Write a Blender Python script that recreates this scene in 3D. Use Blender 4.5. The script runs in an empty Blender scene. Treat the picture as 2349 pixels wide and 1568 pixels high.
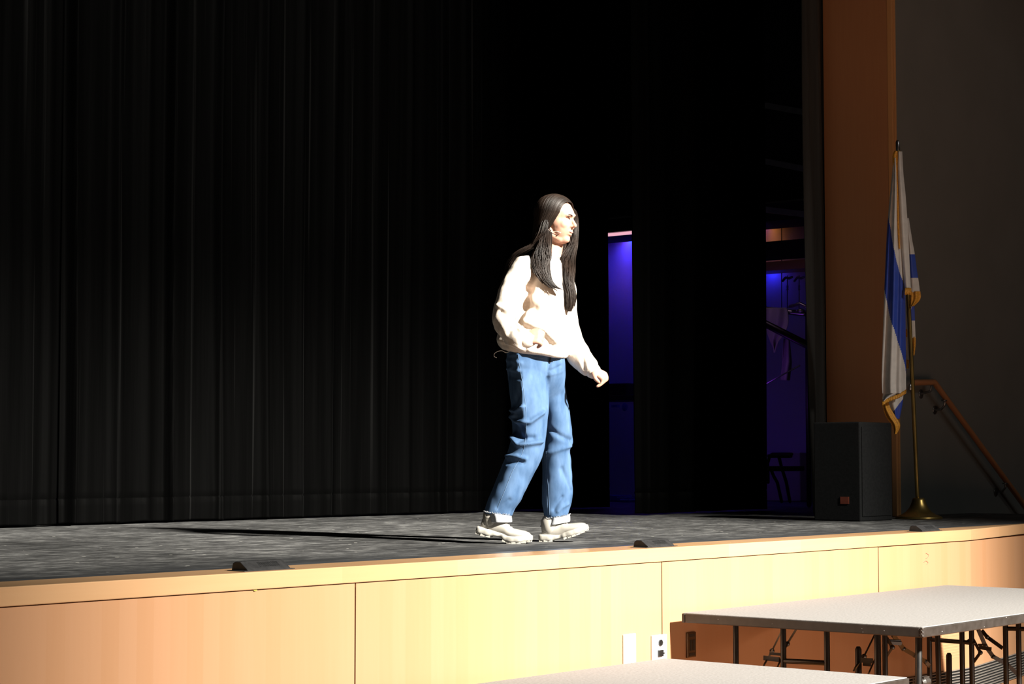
import bpy, bmesh, math, random
import numpy as np
from mathutils import Vector, Matrix, noise
from mathutils.bvhtree import BVHTree

random.seed(7)
np.random.seed(7)
SC = bpy.context.scene
COL = SC.collection
PI = math.pi

# ------------------------------------------------------------------ camera
F = 4500.0                       # focal length in pixels of the 2349 px wide frame
HOR = 1055.0                     # horizon row
PITCH = math.atan((HOR - 784.0) / F)
CAM = Vector((0.0, -4.914, 0.378))      # stage top is z = 0, stage front edge is y = 0
AZ = math.radians(39.54)
FW = Vector((math.cos(AZ), math.sin(AZ), 0))
RT = Vector((math.sin(AZ), -math.cos(AZ), 0))
cam_d = bpy.data.cameras.new('camera')
cam = bpy.data.objects.new('camera', cam_d)
COL.objects.link(cam)
cam_d.sensor_width = 36.0
cam_d.lens = F / 2349.0 * 36.0
cam_d.clip_start = 0.05
cam_d.clip_end = 200
vd = (FW * math.cos(PITCH) + Vector((0, 0, 1)) * math.sin(PITCH)).normalized()
cam.location = CAM
cam.rotation_euler = vd.to_track_quat('-Z', 'Y').to_euler()
SC.camera = cam

# ------------------------------------------------------------------ world, exposure
w = bpy.data.worlds.new('hall_dark')
SC.world = w
w.use_nodes = True
w.node_tree.nodes['Background'].inputs[0].default_value = (1.0, 0.93, 0.82, 1)
w.node_tree.nodes['Background'].inputs[1].default_value = 0.0022
SC.view_settings.view_transform = 'Standard'
SC.view_settings.look = 'None'
SC.view_settings.gamma = 1
SC.view_settings.exposure = 0
SC.view_settings.use_curve_mapping = False
SC.cycles.max_bounces = 6
SC.cycles.use_denoising = True


# ------------------------------------------------------------------ lights
def smooth_node(nt, src, a, b):
    m = nt.nodes.new('ShaderNodeMapRange')
    m.interpolation_type = 'SMOOTHSTEP'
    m.inputs['From Min'].default_value = a
    m.inputs['From Max'].default_value = b
    nt.links.new(src, m.inputs['Value'])
    return m.outputs[0]


def mth(nt, op, a, b=None):
    m = nt.nodes.new('ShaderNodeMath')
    m.operation = op
    for i, v in enumerate((a, b)):
        if v is None:
            continue
        if isinstance(v, (int, float)):
            m.inputs[i].default_value = v
        else:
            nt.links.new(v, m.inputs[i])
    return m.outputs[0]


LAMP = Vector((6.4, -21.0, 13.0))
# shuttered front-of-house spotlight: its shutters frame the front of the stage
ld = bpy.data.lights.new('house_spotlight', 'SPOT')
ld.energy = 150000
ld.color = (1.0, 0.95, 0.85)
ld.spot_size = math.radians(60)
ld.spot_blend = 0.1
ld.shadow_soft_size = 0.65
lo = bpy.data.objects.new('house_spotlight', ld)
COL.objects.link(lo)
lo.location = LAMP
ldir = Vector((0.0, 1.0, -0.60)).normalized()
lo.rotation_euler = ldir.to_track_quat('-Z', 'Y').to_euler()
ld.use_nodes = True
nt = ld.node_tree
em = nt.nodes['Emission']
tc = nt.nodes.new('ShaderNodeTexCoord')
sx = nt.nodes.new('ShaderNodeSeparateXYZ')
nt.links.new(tc.outputs['Normal'], sx.inputs[0])
nz = mth(nt, 'ABSOLUTE', sx.outputs[2])
u = mth(nt, 'DIVIDE', sx.outputs[0], nz)
v = mth(nt, 'DIVIDE', sx.outputs[1], nz)
# horizontal shutters
ru = nt.nodes.new('ShaderNodeFloatCurve')
cv = ru.mapping.curves[0]
pts_u = [(-.30, 0), (-.155, .0), (-.130, .10), (-.112, .35), (-.085, .53), (-.042, .67), (-.010, 1.0), (.080, 1.0), (.117, .83), (.161, .64), (.186, .34), (.208, .12), (.225, 0), (.30, 0)]
while len(cv.points) < len(pts_u):
    cv.points.new(0.5, 0.5)
for p_, (a_, b_) in zip(cv.points, pts_u):
    p_.location = ((a_ * .86 + .3) / .6, b_)
    p_.handle_type = 'VECTOR'
ru.mapping.update()
nt.links.new(mth(nt, 'MULTIPLY', mth(nt, 'ADD', u, 0.3), 1 / .6), ru.inputs['Value'])
hh = ru.outputs[0]
# upper shutter: full beam below, weak spill above it
vt = smooth_node(nt, v, 0.107, 0.088)
vv = mth(nt, 'ADD', mth(nt, 'MULTIPLY', vt, 0.80), 0.20)
full = mth(nt, 'ADD', mth(nt, 'MULTIPLY', hh, vv), 0.0024)
nt.links.new(full, em.inputs['Strength'])


def lamp(name, kind, loc, energy, color, size=0.3, target=None, size_y=None, spot=None):
    d = bpy.data.lights.new(name, kind)
    d.energy = energy
    d.color = color
    if kind == 'AREA':
        d.size = size
        if size_y:
            d.shape = 'RECTANGLE'
            d.size_y = size_y
    else:
        d.shadow_soft_size = size
    if spot:
        d.spot_size = math.radians(spot)
        d.spot_blend = 0.6
    o = bpy.data.objects.new(name, d)
    COL.objects.link(o)
    o.location = loc
    if target is not None:
        o.rotation_euler = (Vector(target) - Vector(loc)).to_track_quat('-Z', 'Y').to_euler()
    return o


# a weak fill added high over the seats: it only just lifts the side wall and pillar
lamp('wall_fill', 'SPOT', (14.6, -9.5, 7.5), 95, (0.98, 0.95, 0.88), 0.10, (12.3, 1.5, 1.2), spot=32)


# ------------------------------------------------------------------ pixel -> point helpers
def at(px, py, zh):
    """point seen at photo pixel px,py at horizontal distance zh along the view"""
    t = (784.0 - py) / F
    z = zh * math.tan(PITCH + math.atan(t))
    za = zh * math.cos(PITCH) + z * math.sin(PITCH)
    r = (px - 1174.5) / F * za
    return CAM + FW * zh + RT * r + Vector((0, 0, z))


D0 = 9.07


def P(px, py, d=0.0):
    return at(px, py, D0 + d)


def at_y(px, py, Y):
    """point on the plane y = Y seen at the pixel"""
    a = at(px, py, 1.0) - CAM
    return CAM + a * ((Y - CAM.y) / a.y)


def at_x(px, py, X):
    a = at(px, py, 1.0) - CAM
    return CAM + a * ((X - CAM.x) / a.x)


def at_z(px, py, Z):
    a = at(px, py, 1.0) - CAM
    return CAM + a * ((Z - CAM.z) / a.z)


# ------------------------------------------------------------------ materials
def new_mat(name, base=(0.5, 0.5, 0.5), rough=0.6, metal=0.0, spec=0.5, sheen=0.0):
    m = bpy.data.materials.new(name)
    m.use_nodes = True
    b = m.node_tree.nodes['Principled BSDF']
    b.inputs['Base Color'].default_value = (*base, 1)
    b.inputs['Roughness'].default_value = rough
    b.inputs['Metallic'].default_value = metal
    b.inputs['Specular IOR Level'].default_value = spec
    if sheen:
        b.inputs['Sheen Weight'].default_value = sheen
        b.inputs['Sheen Roughness'].default_value = 0.4
    return m, m.node_tree, b


def noise_col(m, nt, b, c0, c1, scale=(1, 1, 1), ns=5.0, detail=4.0, lo=0.35, hi=0.65, coord='Object', bump=0.0, dist=0.0, bump_dist=0.01):
    tc = nt.nodes.new('ShaderNodeTexCoord')
    mp = nt.nodes.new('ShaderNodeMapping')
    mp.inputs['Scale'].default_value = scale
    n = nt.nodes.new('ShaderNodeTexNoise')
    n.inputs['Scale'].default_value = ns
    n.inputs['Detail'].default_value = detail
    n.inputs['Distortion'].default_value = dist
    r = nt.nodes.new('ShaderNodeValToRGB')
    r.color_ramp.elements[0].position = lo
    r.color_ramp.elements[1].position = hi
    r.color_ramp.elements[0].color = (*c0, 1)
    r.color_ramp.elements[1].color = (*c1, 1)
    nt.links.new(tc.outputs[coord], mp.inputs[0])
    nt.links.new(mp.outputs[0], n.inputs['Vector'])
    nt.links.new(n.outputs[0], r.inputs[0])
    nt.links.new(r.outputs[0], b.inputs['Base Color'])
    if bump:
        bp = nt.nodes.new('ShaderNodeBump')
        bp.inputs['Strength'].default_value = bump
        bp.inputs['Distance'].default_value = bump_dist
        nt.links.new(n.outputs[0], bp.inputs['Height'])
        nt.links.new(bp.outputs[0], b.inputs['Normal'])
    return n, r


def simple(name, c0, c1, rough=0.6, metal=0.0, ns=20.0, bump=0.0, spec=0.5, sheen=0.0, scale=(1, 1, 1), lo=0.35, hi=0.65, bump_dist=0.01):
    m, nt, b = new_mat(name, c0, rough, metal, spec, sheen)
    noise_col(m, nt, b, c0, c1, scale, ns, lo=lo, hi=hi, bump=bump, bump_dist=bump_dist)
    return m


def wood_mat(name, light, dark, strip=0.075, grain_axis='Z', rough=0.35, var=0.35):
    """veneer made of narrow strips, each with its own tint, plus fine grain"""
    m, nt, b = new_mat(name, light, rough)
    tc = nt.nodes.new('ShaderNodeTexCoord')
    sp = nt.nodes.new('ShaderNodeSeparateXYZ')
    nt.links.new(tc.outputs['Object'], sp.inputs[0])
    sx = mth(nt, 'DIVIDE', sp.outputs[0], strip)
    fl = mth(nt, 'FLOOR', sx)
    wn = nt.nodes.new('ShaderNodeTexWhiteNoise')
    wn.noise_dimensions = '1D'
    nt.links.new(fl, wn.inputs['W'])
    mp = nt.nodes.new('ShaderNodeMapping')
    mp.inputs['Scale'].default_value = (30, 30, 1.2) if grain_axis == 'Z' else (1.5, 25, 30)
    nt.links.new(tc.outputs['Object'], mp.inputs[0])
    n = nt.nodes.new('ShaderNodeTexNoise')
    n.inputs['Scale'].default_value = 2.0
    n.inputs['Detail'].default_value = 6
    nt.links.new(mp.outputs[0], n.inputs['Vector'])
    n2 = nt.nodes.new('ShaderNodeTexNoise')
    n2.inputs['Scale'].default_value = 1.3
    n2.inputs['Detail'].default_value = 2
    nt.links.new(tc.outputs['Object'], n2.inputs['Vector'])
    f = mth(nt, 'ADD', mth(nt, 'MULTIPLY', wn.outputs[0], var), mth(nt, 'MULTIPLY', n.outputs[0], 0.35))
    f = mth(nt, 'ADD', f, mth(nt, 'MULTIPLY', n2.outputs[0], 0.3))
    r = nt.nodes.new('ShaderNodeValToRGB')
    r.color_ramp.elements[0].position = 0.2
    r.color_ramp.elements[1].position = 0.85
    r.color_ramp.elements[0].color = (*light, 1)
    r.color_ramp.elements[1].color = (*dark, 1)
    nt.links.new(f, r.inputs[0])
    nt.links.new(r.outputs[0], b.inputs['Base Color'])
    return m


M = {}
M['maple'] = wood_mat('maple_veneer', (0.48, 0.268, 0.150), (0.45, 0.238, 0.120), 0.07)
M['maple_cap'] = wood_mat('maple_cap', (0.55, 0.34, 0.185), (0.50, 0.285, 0.14), 0.62, 'X', rough=0.22, var=0.4)
M['wood_trim'] = wood_mat('stained_wood', (0.60, 0.29, 0.14), (0.48, 0.20, 0.09), 0.5, 'Z', rough=0.4, var=0.1)
M['wood_trim_light'] = wood_mat('pale_stained_wood', (0.78, 0.42, 0.18), (0.66, 0.32, 0.12), 0.5, 'Z', rough=0.4, var=0.1)
M['groove'] = simple('groove_shadow_gap', (0.30, 0.13, 0.04), (0.26, 0.11, 0.03), 0.8)
M['wall_paint'] = simple('grey_wall_paint', (0.245, 0.26, 0.26), (0.22, 0.235, 0.235), 0.8, ns=2.0, bump=0.02)
M['hall_floor'] = simple('hall_floor', (0.25, 0.085, 0.016), (0.31, 0.11, 0.022), 0.5, ns=3)
M['black_wall'] = simple('black_masonry', (0.006, 0.006, 0.007), (0.010, 0.010, 0.011), 0.9, ns=4)
M['cyc'] = simple('pale_plaster', (0.55, 0.55, 0.58), (0.48, 0.48, 0.52), 0.8, ns=1.2)
M['black_metal'] = simple('black_enamel_tube', (0.007, 0.0068, 0.0065), (0.014, 0.013, 0.012), 0.38, ns=25)
M['black_edge'] = simple('scuffed_black_edge', (0.020, 0.016, 0.013), (0.030, 0.025, 0.022), 0.5, ns=30)
M['black_plastic'] = simple('black_plastic', (0.014, 0.014, 0.015), (0.022, 0.022, 0.023), 0.5, ns=60)
M['white_plastic'] = simple('white_plastic', (0.88, 0.88, 0.88), (0.84, 0.84, 0.84), 0.35, ns=10)
M['bronze'] = simple('bronze_plate', (0.20, 0.13, 0.075), (0.15, 0.10, 0.06), 0.35, 0.8, ns=12)
M['brass'] = simple('aged_brass', (0.42, 0.30, 0.10), (0.30, 0.20, 0.06), 0.32, 0.9, ns=8)
M['steel'] = simple('steel', (0.35, 0.35, 0.36), (0.28, 0.28, 0.3), 0.3, 0.9)
M['grille'] = simple('grey_painted_grille', (0.30, 0.28, 0.25), (0.24, 0.22, 0.2), 0.4, 0.3)
M['flag_white'] = simple('white_flag_cloth', (0.62, 0.60, 0.58), (0.55, 0.53, 0.51), 0.55, sheen=0.3)
M['flag_blue'] = simple('blue_flag_cloth', (0.022, 0.06, 0.40), (0.018, 0.05, 0.34), 0.5, sheen=0.2)
M['fringe'] = simple('gold_fringe', (0.75, 0.36, 0.04), (0.50, 0.22, 0.02), 0.55, ns=120)
M['sub_black'] = simple('black_carpet_cabinet', (0.006, 0.0065, 0.007), (0.009, 0.0095, 0.010), 0.85, ns=80, spec=0.15, bump=0.05)
M['orange'] = simple('orange_mark', (0.14, 0.03, 0.015), (0.12, 0.025, 0.012), 0.5)
M['mark'] = simple('pencil_red_mark', (0.42, 0.16, 0.10), (0.36, 0.13, 0.08), 0.8)
M['blue_gear'] = simple('glossy_blue_case', (0.10, 0.12, 0.5), (0.08, 0.1, 0.4), 0.2)
M['tag'] = simple('yellow_green_tag', (0.35, 0.36, 0.06), (0.3, 0.3, 0.05), 0.7)

# riser carpet: pale speckled felt
m, nt, b = new_mat('pale_speckled_carpet', (0.6, 0.56, 0.52), 0.95, spec=0.1)
noise_col(m, nt, b, (0.210, 0.202, 0.197), (0.255, 0.247, 0.242), ns=90, detail=6, bump=0.6, bump_dist=0.002)
M['carpet'] = m

# stage floor: worn black boards, paint scuffed in long streaks across the stage
m, nt, b = new_mat('worn_black_stage', (0.04, 0.04, 0.04), 0.62, spec=0.3)
tc = nt.nodes.new('ShaderNodeTexCoord')
mp = nt.nodes.new('ShaderNodeMapping')
mp.inputs['Rotation'].default_value = (0, 0, math.radians(-12))
mp.inputs['Scale'].default_value = (3.0, 5.0, 1)
nt.links.new(tc.outputs['Object'], mp.inputs[0])
n1 = nt.nodes.new('ShaderNodeTexNoise')
n1.inputs['Scale'].default_value = 2.2
n1.inputs['Detail'].default_value = 9
n1.inputs['Roughness'].default_value = 0.72
nt.links.new(mp.outputs[0], n1.inputs['Vector'])
r1 = nt.nodes.new('ShaderNodeValToRGB')
cr = r1.color_ramp
cr.elements[0].position = 0.37
cr.elements[0].color = (0.034, 0.034, 0.035, 1)
cr.elements[1].position = 0.68
cr.elements[1].color = (0.30, 0.30, 0.295, 1)
e = cr.elements.new(0.5)
e.color = (0.095, 0.095, 0.095, 1)
nt.links.new(n1.outputs[0], r1.inputs[0])
n2 = nt.nodes.new('ShaderNodeTexNoise')
n2.inputs['Scale'].default_value = 0.9
n2.inputs['Detail'].default_value = 3
nt.links.new(tc.outputs['Object'], n2.inputs['Vector'])
# paint specks
vo = nt.nodes.new('ShaderNodeTexVoronoi')
vo.inputs['Scale'].default_value = 6.5
nt.links.new(tc.outputs['Object'], vo.inputs['Vector'])
spk = mth(nt, 'LESS_THAN', vo.outputs['Distance'], 0.055)
mx0 = nt.nodes.new('ShaderNodeMix')
mx0.data_type = 'RGBA'
mx0.blend_type = 'MULTIPLY'
mx0.inputs[0].default_value = 1.0
nt.links.new(r1.outputs[0], mx0.inputs[6])
r2 = nt.nodes.new('ShaderNodeValToRGB')
r2.color_ramp.elements[0].position = 0.36
r2.color_ramp.elements[1].position = 0.62
r2.color_ramp.elements[0].color = (0.42, 0.42, 0.42, 1)
r2.color_ramp.elements[1].color = (1, 1, 1, 1)
nt.links.new(n2.outputs[0], r2.inputs[0])
nt.links.new(r2.outputs[0], mx0.inputs[7])
mx = nt.nodes.new('ShaderNodeMix')
mx.data_type = 'RGBA'
nt.links.new(spk, mx.inputs[0])
nt.links.new(mx0.outputs[2], mx.inputs[6])
mx.inputs[7].default_value = (0.55, 0.54, 0.5, 1)
spy = nt.nodes.new('ShaderNodeSeparateXYZ')
geo_ = nt.nodes.new('ShaderNodeNewGeometry')
nt.links.new(geo_.outputs['Position'], spy.inputs[0])
wy = mth(nt, 'ADD', spy.outputs[1], mth(nt, 'MULTIPLY', n2.outputs[0], 0.35))
wear = smooth_node(nt, wy, 0.32, 1.25)          # boards are hardly walked on beside the edge
wear = mth(nt, 'ADD', mth(nt, 'MULTIPLY', wear, 0.80), 0.20)
mx2 = nt.nodes.new('ShaderNodeMix')
mx2.data_type = 'RGBA'
mx2.inputs[6].default_value = (0.02, 0.021, 0.023, 1)
nt.links.new(wear, mx2.inputs[0])
nt.links.new(mx.outputs[2], mx2.inputs[7])
nt.links.new(mx2.outputs[2], b.inputs['Base Color'])
M['stage'] = m
M['stage_strip'] = simple('glossy_black_strip', (0.040, 0.043, 0.048), (0.06, 0.063, 0.07), 0.35, ns=6)


def curtain_mat(name, c, sheen, pleat_glint=0.009):
    """velour: dark pile with pleat highlights put into the colour as fine pale lines"""
    m, nt, b = new_mat(name, c, 0.6, spec=0.012, sheen=sheen)
    b.inputs['Sheen Roughness'].default_value = 0.35
    n, r = noise_col(m, nt, b, c, tuple(x * 1.8 for x in c), (9, 9, 0.35), 2.0, 6, 0.3, 0.7, bump=0.25, bump_dist=0.02)
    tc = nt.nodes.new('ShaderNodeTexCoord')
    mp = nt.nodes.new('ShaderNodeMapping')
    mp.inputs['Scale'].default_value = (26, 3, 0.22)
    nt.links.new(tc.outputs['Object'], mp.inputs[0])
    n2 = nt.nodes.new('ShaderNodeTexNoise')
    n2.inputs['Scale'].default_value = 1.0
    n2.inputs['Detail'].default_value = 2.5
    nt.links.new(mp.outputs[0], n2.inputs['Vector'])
    f = smooth_node(nt, n2.outputs[0], 0.60, 0.80)  # pale streaks in the colour stand for light catching the pleats
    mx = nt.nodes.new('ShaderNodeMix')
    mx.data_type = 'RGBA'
    mx.inputs[7].default_value = (pleat_glint + c[0], pleat_glint + c[1], pleat_glint + c[2], 1)
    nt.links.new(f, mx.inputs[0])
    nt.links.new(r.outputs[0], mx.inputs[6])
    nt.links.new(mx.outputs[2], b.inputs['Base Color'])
    return m


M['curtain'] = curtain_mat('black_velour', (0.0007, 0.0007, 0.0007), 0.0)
M['curtain_shaded'] = curtain_mat('shaded_black_velour', (0.0004, 0.0004, 0.0004), 0.0, 0.0003)  # darker copy of the velour: the lack of light is put into its colour
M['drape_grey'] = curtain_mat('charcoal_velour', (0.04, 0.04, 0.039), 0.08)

# person
M['skin'] = simple('skin', (0.50, 0.27, 0.19), (0.56, 0.31, 0.225), 0.5, ns=14)
M['lips'] = simple('lips', (0.50, 0.17, 0.15), (0.46, 0.15, 0.14), 0.45)
M['eye_dark'] = simple('eye_lashes', (0.03, 0.018, 0.012), (0.04, 0.02, 0.015), 0.4)
M['hair'] = simple('dark_brown_hair', (0.012, 0.0075, 0.0055), (0.028, 0.017, 0.012), 0.46, ns=18, scale=(1, 1, 0.2), spec=0.32)
M['sweater'] = simple('cream_knit', (0.60, 0.52, 0.44), (0.68, 0.60, 0.52), 0.95, ns=60, bump=0.25, bump_dist=0.004)
m, nt, b = new_mat('blue_denim', (0.1, 0.17, 0.3), 0.85, spec=0.2)
noise_col(m, nt, b, (0.036, 0.080, 0.165), (0.090, 0.16, 0.285), (1, 1, 0.35), 22, 8, 0.3, 0.72, bump=0.15, bump_dist=0.003)
M['denim'] = m
M['denim_pale'] = simple('pale_denim_inside', (0.34, 0.35, 0.37), (0.42, 0.43, 0.45), 0.9, ns=60)
M['thread'] = simple('pale_stitching', (0.08, 0.13, 0.22), (0.11, 0.18, 0.28), 0.8, ns=90)
M['shoe'] = simple('cream_shoe_upper', (0.33, 0.31, 0.27), (0.40, 0.37, 0.33), 0.55, ns=20)
M['sole'] = simple('white_rubber_sole', (0.48, 0.46, 0.42), (0.34, 0.32, 0.28), 0.6, ns=20)
M['zip'] = simple('dark_zip', (0.02, 0.02, 0.025), (0.03, 0.03, 0.04), 0.4, 0.5)
M['wire'] = simple('beige_wire', (0.72, 0.52, 0.40), (0.66, 0.48, 0.38), 0.4)
M['white_wire'] = simple('white_wire', (0.8, 0.78, 0.75), (0.75, 0.73, 0.7), 0.4)
M['banner_cloth'] = simple('pale_banner_cloth', (0.5, 0.47, 0.48), (0.42, 0.40, 0.42), 0.85, ns=3)

ORIG = {}


# ------------------------------------------------------------------ object helpers
def root_of(o):
    while o.parent:
        o = o.parent
    return o


def tag(o, label=None, cat=None, group=None, kind=None):
    if label:
        o['label'] = label
    if cat:
        o['category'] = cat
    if group:
        o['group'] = group
    if kind:
        o['kind'] = kind
    return o


def thing(name, loc, label, cat, group=None, rz=0.0):
    o = bpy.data.objects.new(name, None)
    o.empty_display_size = 0.1
    COL.objects.link(o)
    o.location = loc
    o.rotation_euler = (0, 0, rz)
    return tag(o, label, cat, group)


def mesh_obj(name, V, Fc, mat, parent=None, smooth=True, world=True, loc=None, mats=None, midx=None):
    """V in world coordinates if world and the top thing is unrotated; stored relative to the thing"""
    V = np.array(V, dtype=float).reshape(-1, 3)
    me = bpy.data.meshes.new(name)
    off = np.zeros(3)
    if parent is not None and world:
        off = np.array(root_of(parent).location)
    elif parent is None and loc is not None:
        off = np.array(loc)
    me.from_pydata((V - off).tolist(), [], Fc)
    me.update()
    for mm in (mats or [mat]):
        me.materials.append(mm)
    if midx is not None:
        me.polygons.foreach_set('material_index', midx)
    me.polygons.foreach_set('use_smooth', [smooth] * len(me.polygons))
    o = bpy.data.objects.new(name, me)
    COL.objects.link(o)
    if parent is not None:
        o.parent = parent
    elif loc is not None:
        o.location = loc
    bmx = bmesh.new()
    bmx.from_mesh(me)
    bmesh.ops.recalc_face_normals(bmx, faces=bmx.faces)
    bmx.to_mesh(me)
    bmx.free()
    return o


class Geo:
    def __init__(s):
        s.V = []
        s.F = []

    def add(s, V, Fc):
        k = len(s.V)
        s.V += [tuple(map(float, v)) for v in V]
        s.F += [tuple(i + k for i in f) for f in Fc]
        return s

    def box(s, a, b):
        x0, y0, z0 = a
        x1, y1, z1 = b
        return s.add([(x0, y0, z0), (x1, y0, z0), (x1, y1, z0), (x0, y1, z0), (x0, y0, z1), (x1, y0, z1), (x1, y1, z1), (x0, y1, z1)],
                     [(0, 3, 2, 1), (4, 5, 6, 7), (0, 1, 5, 4), (1, 2, 6, 5), (2, 3, 7, 6), (3, 0, 4, 7)])

    def prism(s, poly, z0, z1):
        n = len(poly)
        V = [(x, y, z0) for x, y in poly] + [(x, y, z1) for x, y in poly]
        Fc = [tuple(range(n))[::-1], tuple(range(n, 2 * n))] + [(i, (i + 1) % n, n + (i + 1) % n, n + i) for i in range(n)]
        return s.add(V, Fc)

    def tube(s, pts, r, seg=10, flat=1.0):
        V, Fc = loft(pts, r, seg, flat=flat)
        return s.add(V, Fc)

    def bar(s, p, q, w, t, up=(0, 0, 1)):
        p, q = Vector(p), Vector(q)
        d = (q - p).normalized()
        a = d.cross(Vector(up))
        if a.length < 1e-4:
            a = d.cross(Vector((1, 0, 0)))
        a.normalize()
        c = a.cross(d)
        V = []
        for e in (p, q):
            for i, j in ((-1, -1), (1, -1), (1, 1), (-1, 1)):
                V.append(e + a * (i * w / 2) + c * (j * t / 2))
        return s.add(V, [(0, 1, 2, 3), (4, 7, 6, 5), (0, 4, 5, 1), (1, 5, 6, 2), (2, 6, 7, 3), (3, 7, 4, 0)])

    def obj(s, name, mat, parent=None, smooth=False, bevel=0.0, loc=None, world=True, **k):
        o = mesh_obj(name, s.V, s.F, mat, parent, smooth, world, loc, **k)
        if bevel:
            md = o.modifiers.new('bevel', 'BEVEL')
            md.width = bevel
            md.segments = 2
            md.limit_method = 'ANGLE'
        return o


def catmull(pts, n):
    A = [np.array(p, dtype=float) for p in pts]
    A = [2 * A[0] - A[1]] + A + [2 * A[-1] - A[-2]]
    out = []
    for i in range(1, len(A) - 2):
        for k in range(n):
            t = k / n
            p0, p1, p2, p3 = A[i - 1], A[i], A[i + 1], A[i + 2]
            out.append(0.5 * ((2 * p1) + (-p0 + p2) * t + (2 * p0 - 5 * p1 + 4 * p2 - p3) * t * t + (-p0 + 3 * p1 - 3 * p2 + p3) * t ** 3))
    out.append(A[-2])
    return np.array(out)


def loft(pts, r, seg=12, flat=1.0, up=None, caps=True):
    """tube along pts (rotation minimising frame); r scalar or per point; closed ends"""
    pts = np.array([tuple(p) for p in pts], dtype=float)
    n = len(pts)
    r = np.full(n, float(r)) if np.isscalar(r) else np.array(r, dtype=float)
    T = np.gradient(pts, axis=0)
    T /= np.maximum(np.linalg.norm(T, axis=1)[:, None], 1e-9)
    ref = np.array(up if up is not None else (0, 0, 1.0))
    if abs(np.dot(ref, T[0])) > 0.95:
        ref = np.array((RT.x, RT.y, 0))
    a = ref - T[0] * np.dot(ref, T[0])
    a /= np.linalg.norm(a)
    V = []
    rings = []
    ang = np.linspace(0, 2 * PI, seg, endpoint=False)

    def ring(c, a, t, ra):
        bb = np.cross(t, a)
        k = len(V)
        for th in ang:
            V.append(c + a * (math.cos(th) * ra) + bb * (math.sin(th) * ra * flat))
        rings.append(k)
    for i in range(n):
        a = a - T[i] * np.dot(a, T[i])
        a /= max(np.linalg.norm(a), 1e-9)
        if i == 0 and caps:
            ring(pts[0] - T[0] * r[0] * 0.8, a, T[0], r[0] * 0.55)
        ring(pts[i], a, T[i], r[i])
        if i == n - 1 and caps:
            ring(pts[-1] + T[-1] * r[-1] * 0.8, a, T[-1], r[-1] * 0.55)
    Fc = []
    for q in range(len(rings) - 1):
        k0, k1 = rings[q], rings[q + 1]
        for i in range(seg):
            j = (i + 1) % seg
            Fc.append((k0 + i, k0 + j, k1 + j, k1 + i))
    Fc.append(tuple(rings[0] + i for i in range(seg))[::-1])
    Fc.append(tuple(rings[-1] + i for i in range(seg)))
    return V, Fc


def slices(rows, seg=36, sup=2.0, facet=None, dull=False):
    """closed loft of tilted horizontal rings. row: (y, xl, xr, dc, dh[, tilt_x, tilt_d]) in photo pixels / metres"""
    V = []
    Fc = []
    for row in rows:
        fw = min(1, max(0, (1025 - row[0]) / 45.0)) if (row[0] < 1170 or dull) else 1.0
        y, xl, xr, dc, dh = row[:5]
        tx = row[5] if len(row) > 5 else 0
        td = row[6] if len(row) > 6 else 0
        for k in range(seg):
            th = 2 * PI * k / seg
            c, s_ = math.cos(th), math.sin(th)
            c2 = math.copysign(abs(c) ** (2 / sup), c)
            s2 = math.copysign(abs(s_) ** (2 / sup), s_)
            c2e, s2e = c2, s2
            if facet is not None and PI < th < 2 * PI:
                # cloth hangs from the side seam as two flatter panels
                if th < 1.5 * PI:
                    t = (th - PI) / (PI / 2)
                    c2 = -1 + (1 + facet) * t - .05 * math.sin(PI * t)
                    s2 = .12 * (1 - t) - t - .03 * math.sin(PI * t)
                else:
                    t = (th - 1.5 * PI) / (PI / 2)
                    c2 = facet + (1 - facet) * math.sin(t * PI / 2)
                    s2 = -math.cos(t * PI / 2)
                c2 = c2e + (c2 - c2e) * fw
                s2 = s2e + (s2 - s2e) * fw
            V.append(P((xl + xr) / 2 + (xr - xl) / 2 * c2, y + tx * c2 + td * s2, dc + dh * s2))
    n = len(rows)
    for q in range(n - 1):
        for i in range(seg):
            j = (i + 1) % seg
            Fc.append((q * seg + i, q * seg + j, (q + 1) * seg + j, (q + 1) * seg + i))
    Fc.append(tuple(range(seg)))
    Fc.append(tuple((n - 1) * seg + i for i in range(seg))[::-1])
    return V, Fc


def interp_rows(rows, n=4):
    L = max(len(r) for r in rows)
    R = np.array([list(r) + [0] * (L - len(r)) for r in rows], dtype=float)
    return [tuple(x) for x in catmull(R, n)]


def ellipsoid(c, rad, axes=None, nu=20, nv=14):
    V = []
    Fc = []
    ax = axes or (Vector((1, 0, 0)), Vector((0, 1, 0)), Vector((0, 0, 1)))
    c = Vector(c)
    for j in range(nv + 1):
        ph = PI * j / nv
        for i in range(nu):
            th = 2 * PI * i / nu
            d = (math.sin(ph) * math.cos(th) * rad[0], math.sin(ph) * math.sin(th) * rad[1], math.cos(ph) * rad[2])
            V.append(c + ax[0] * d[0] + ax[1] * d[1] + ax[2] * d[2])
    for j in range(nv):
        for i in range(nu):
            k = (i + 1) % nu
            Fc.append((j * nu + i, j * nu + k, (j + 1) * nu + k, (j + 1) * nu + i))
    return V, Fc


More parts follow.
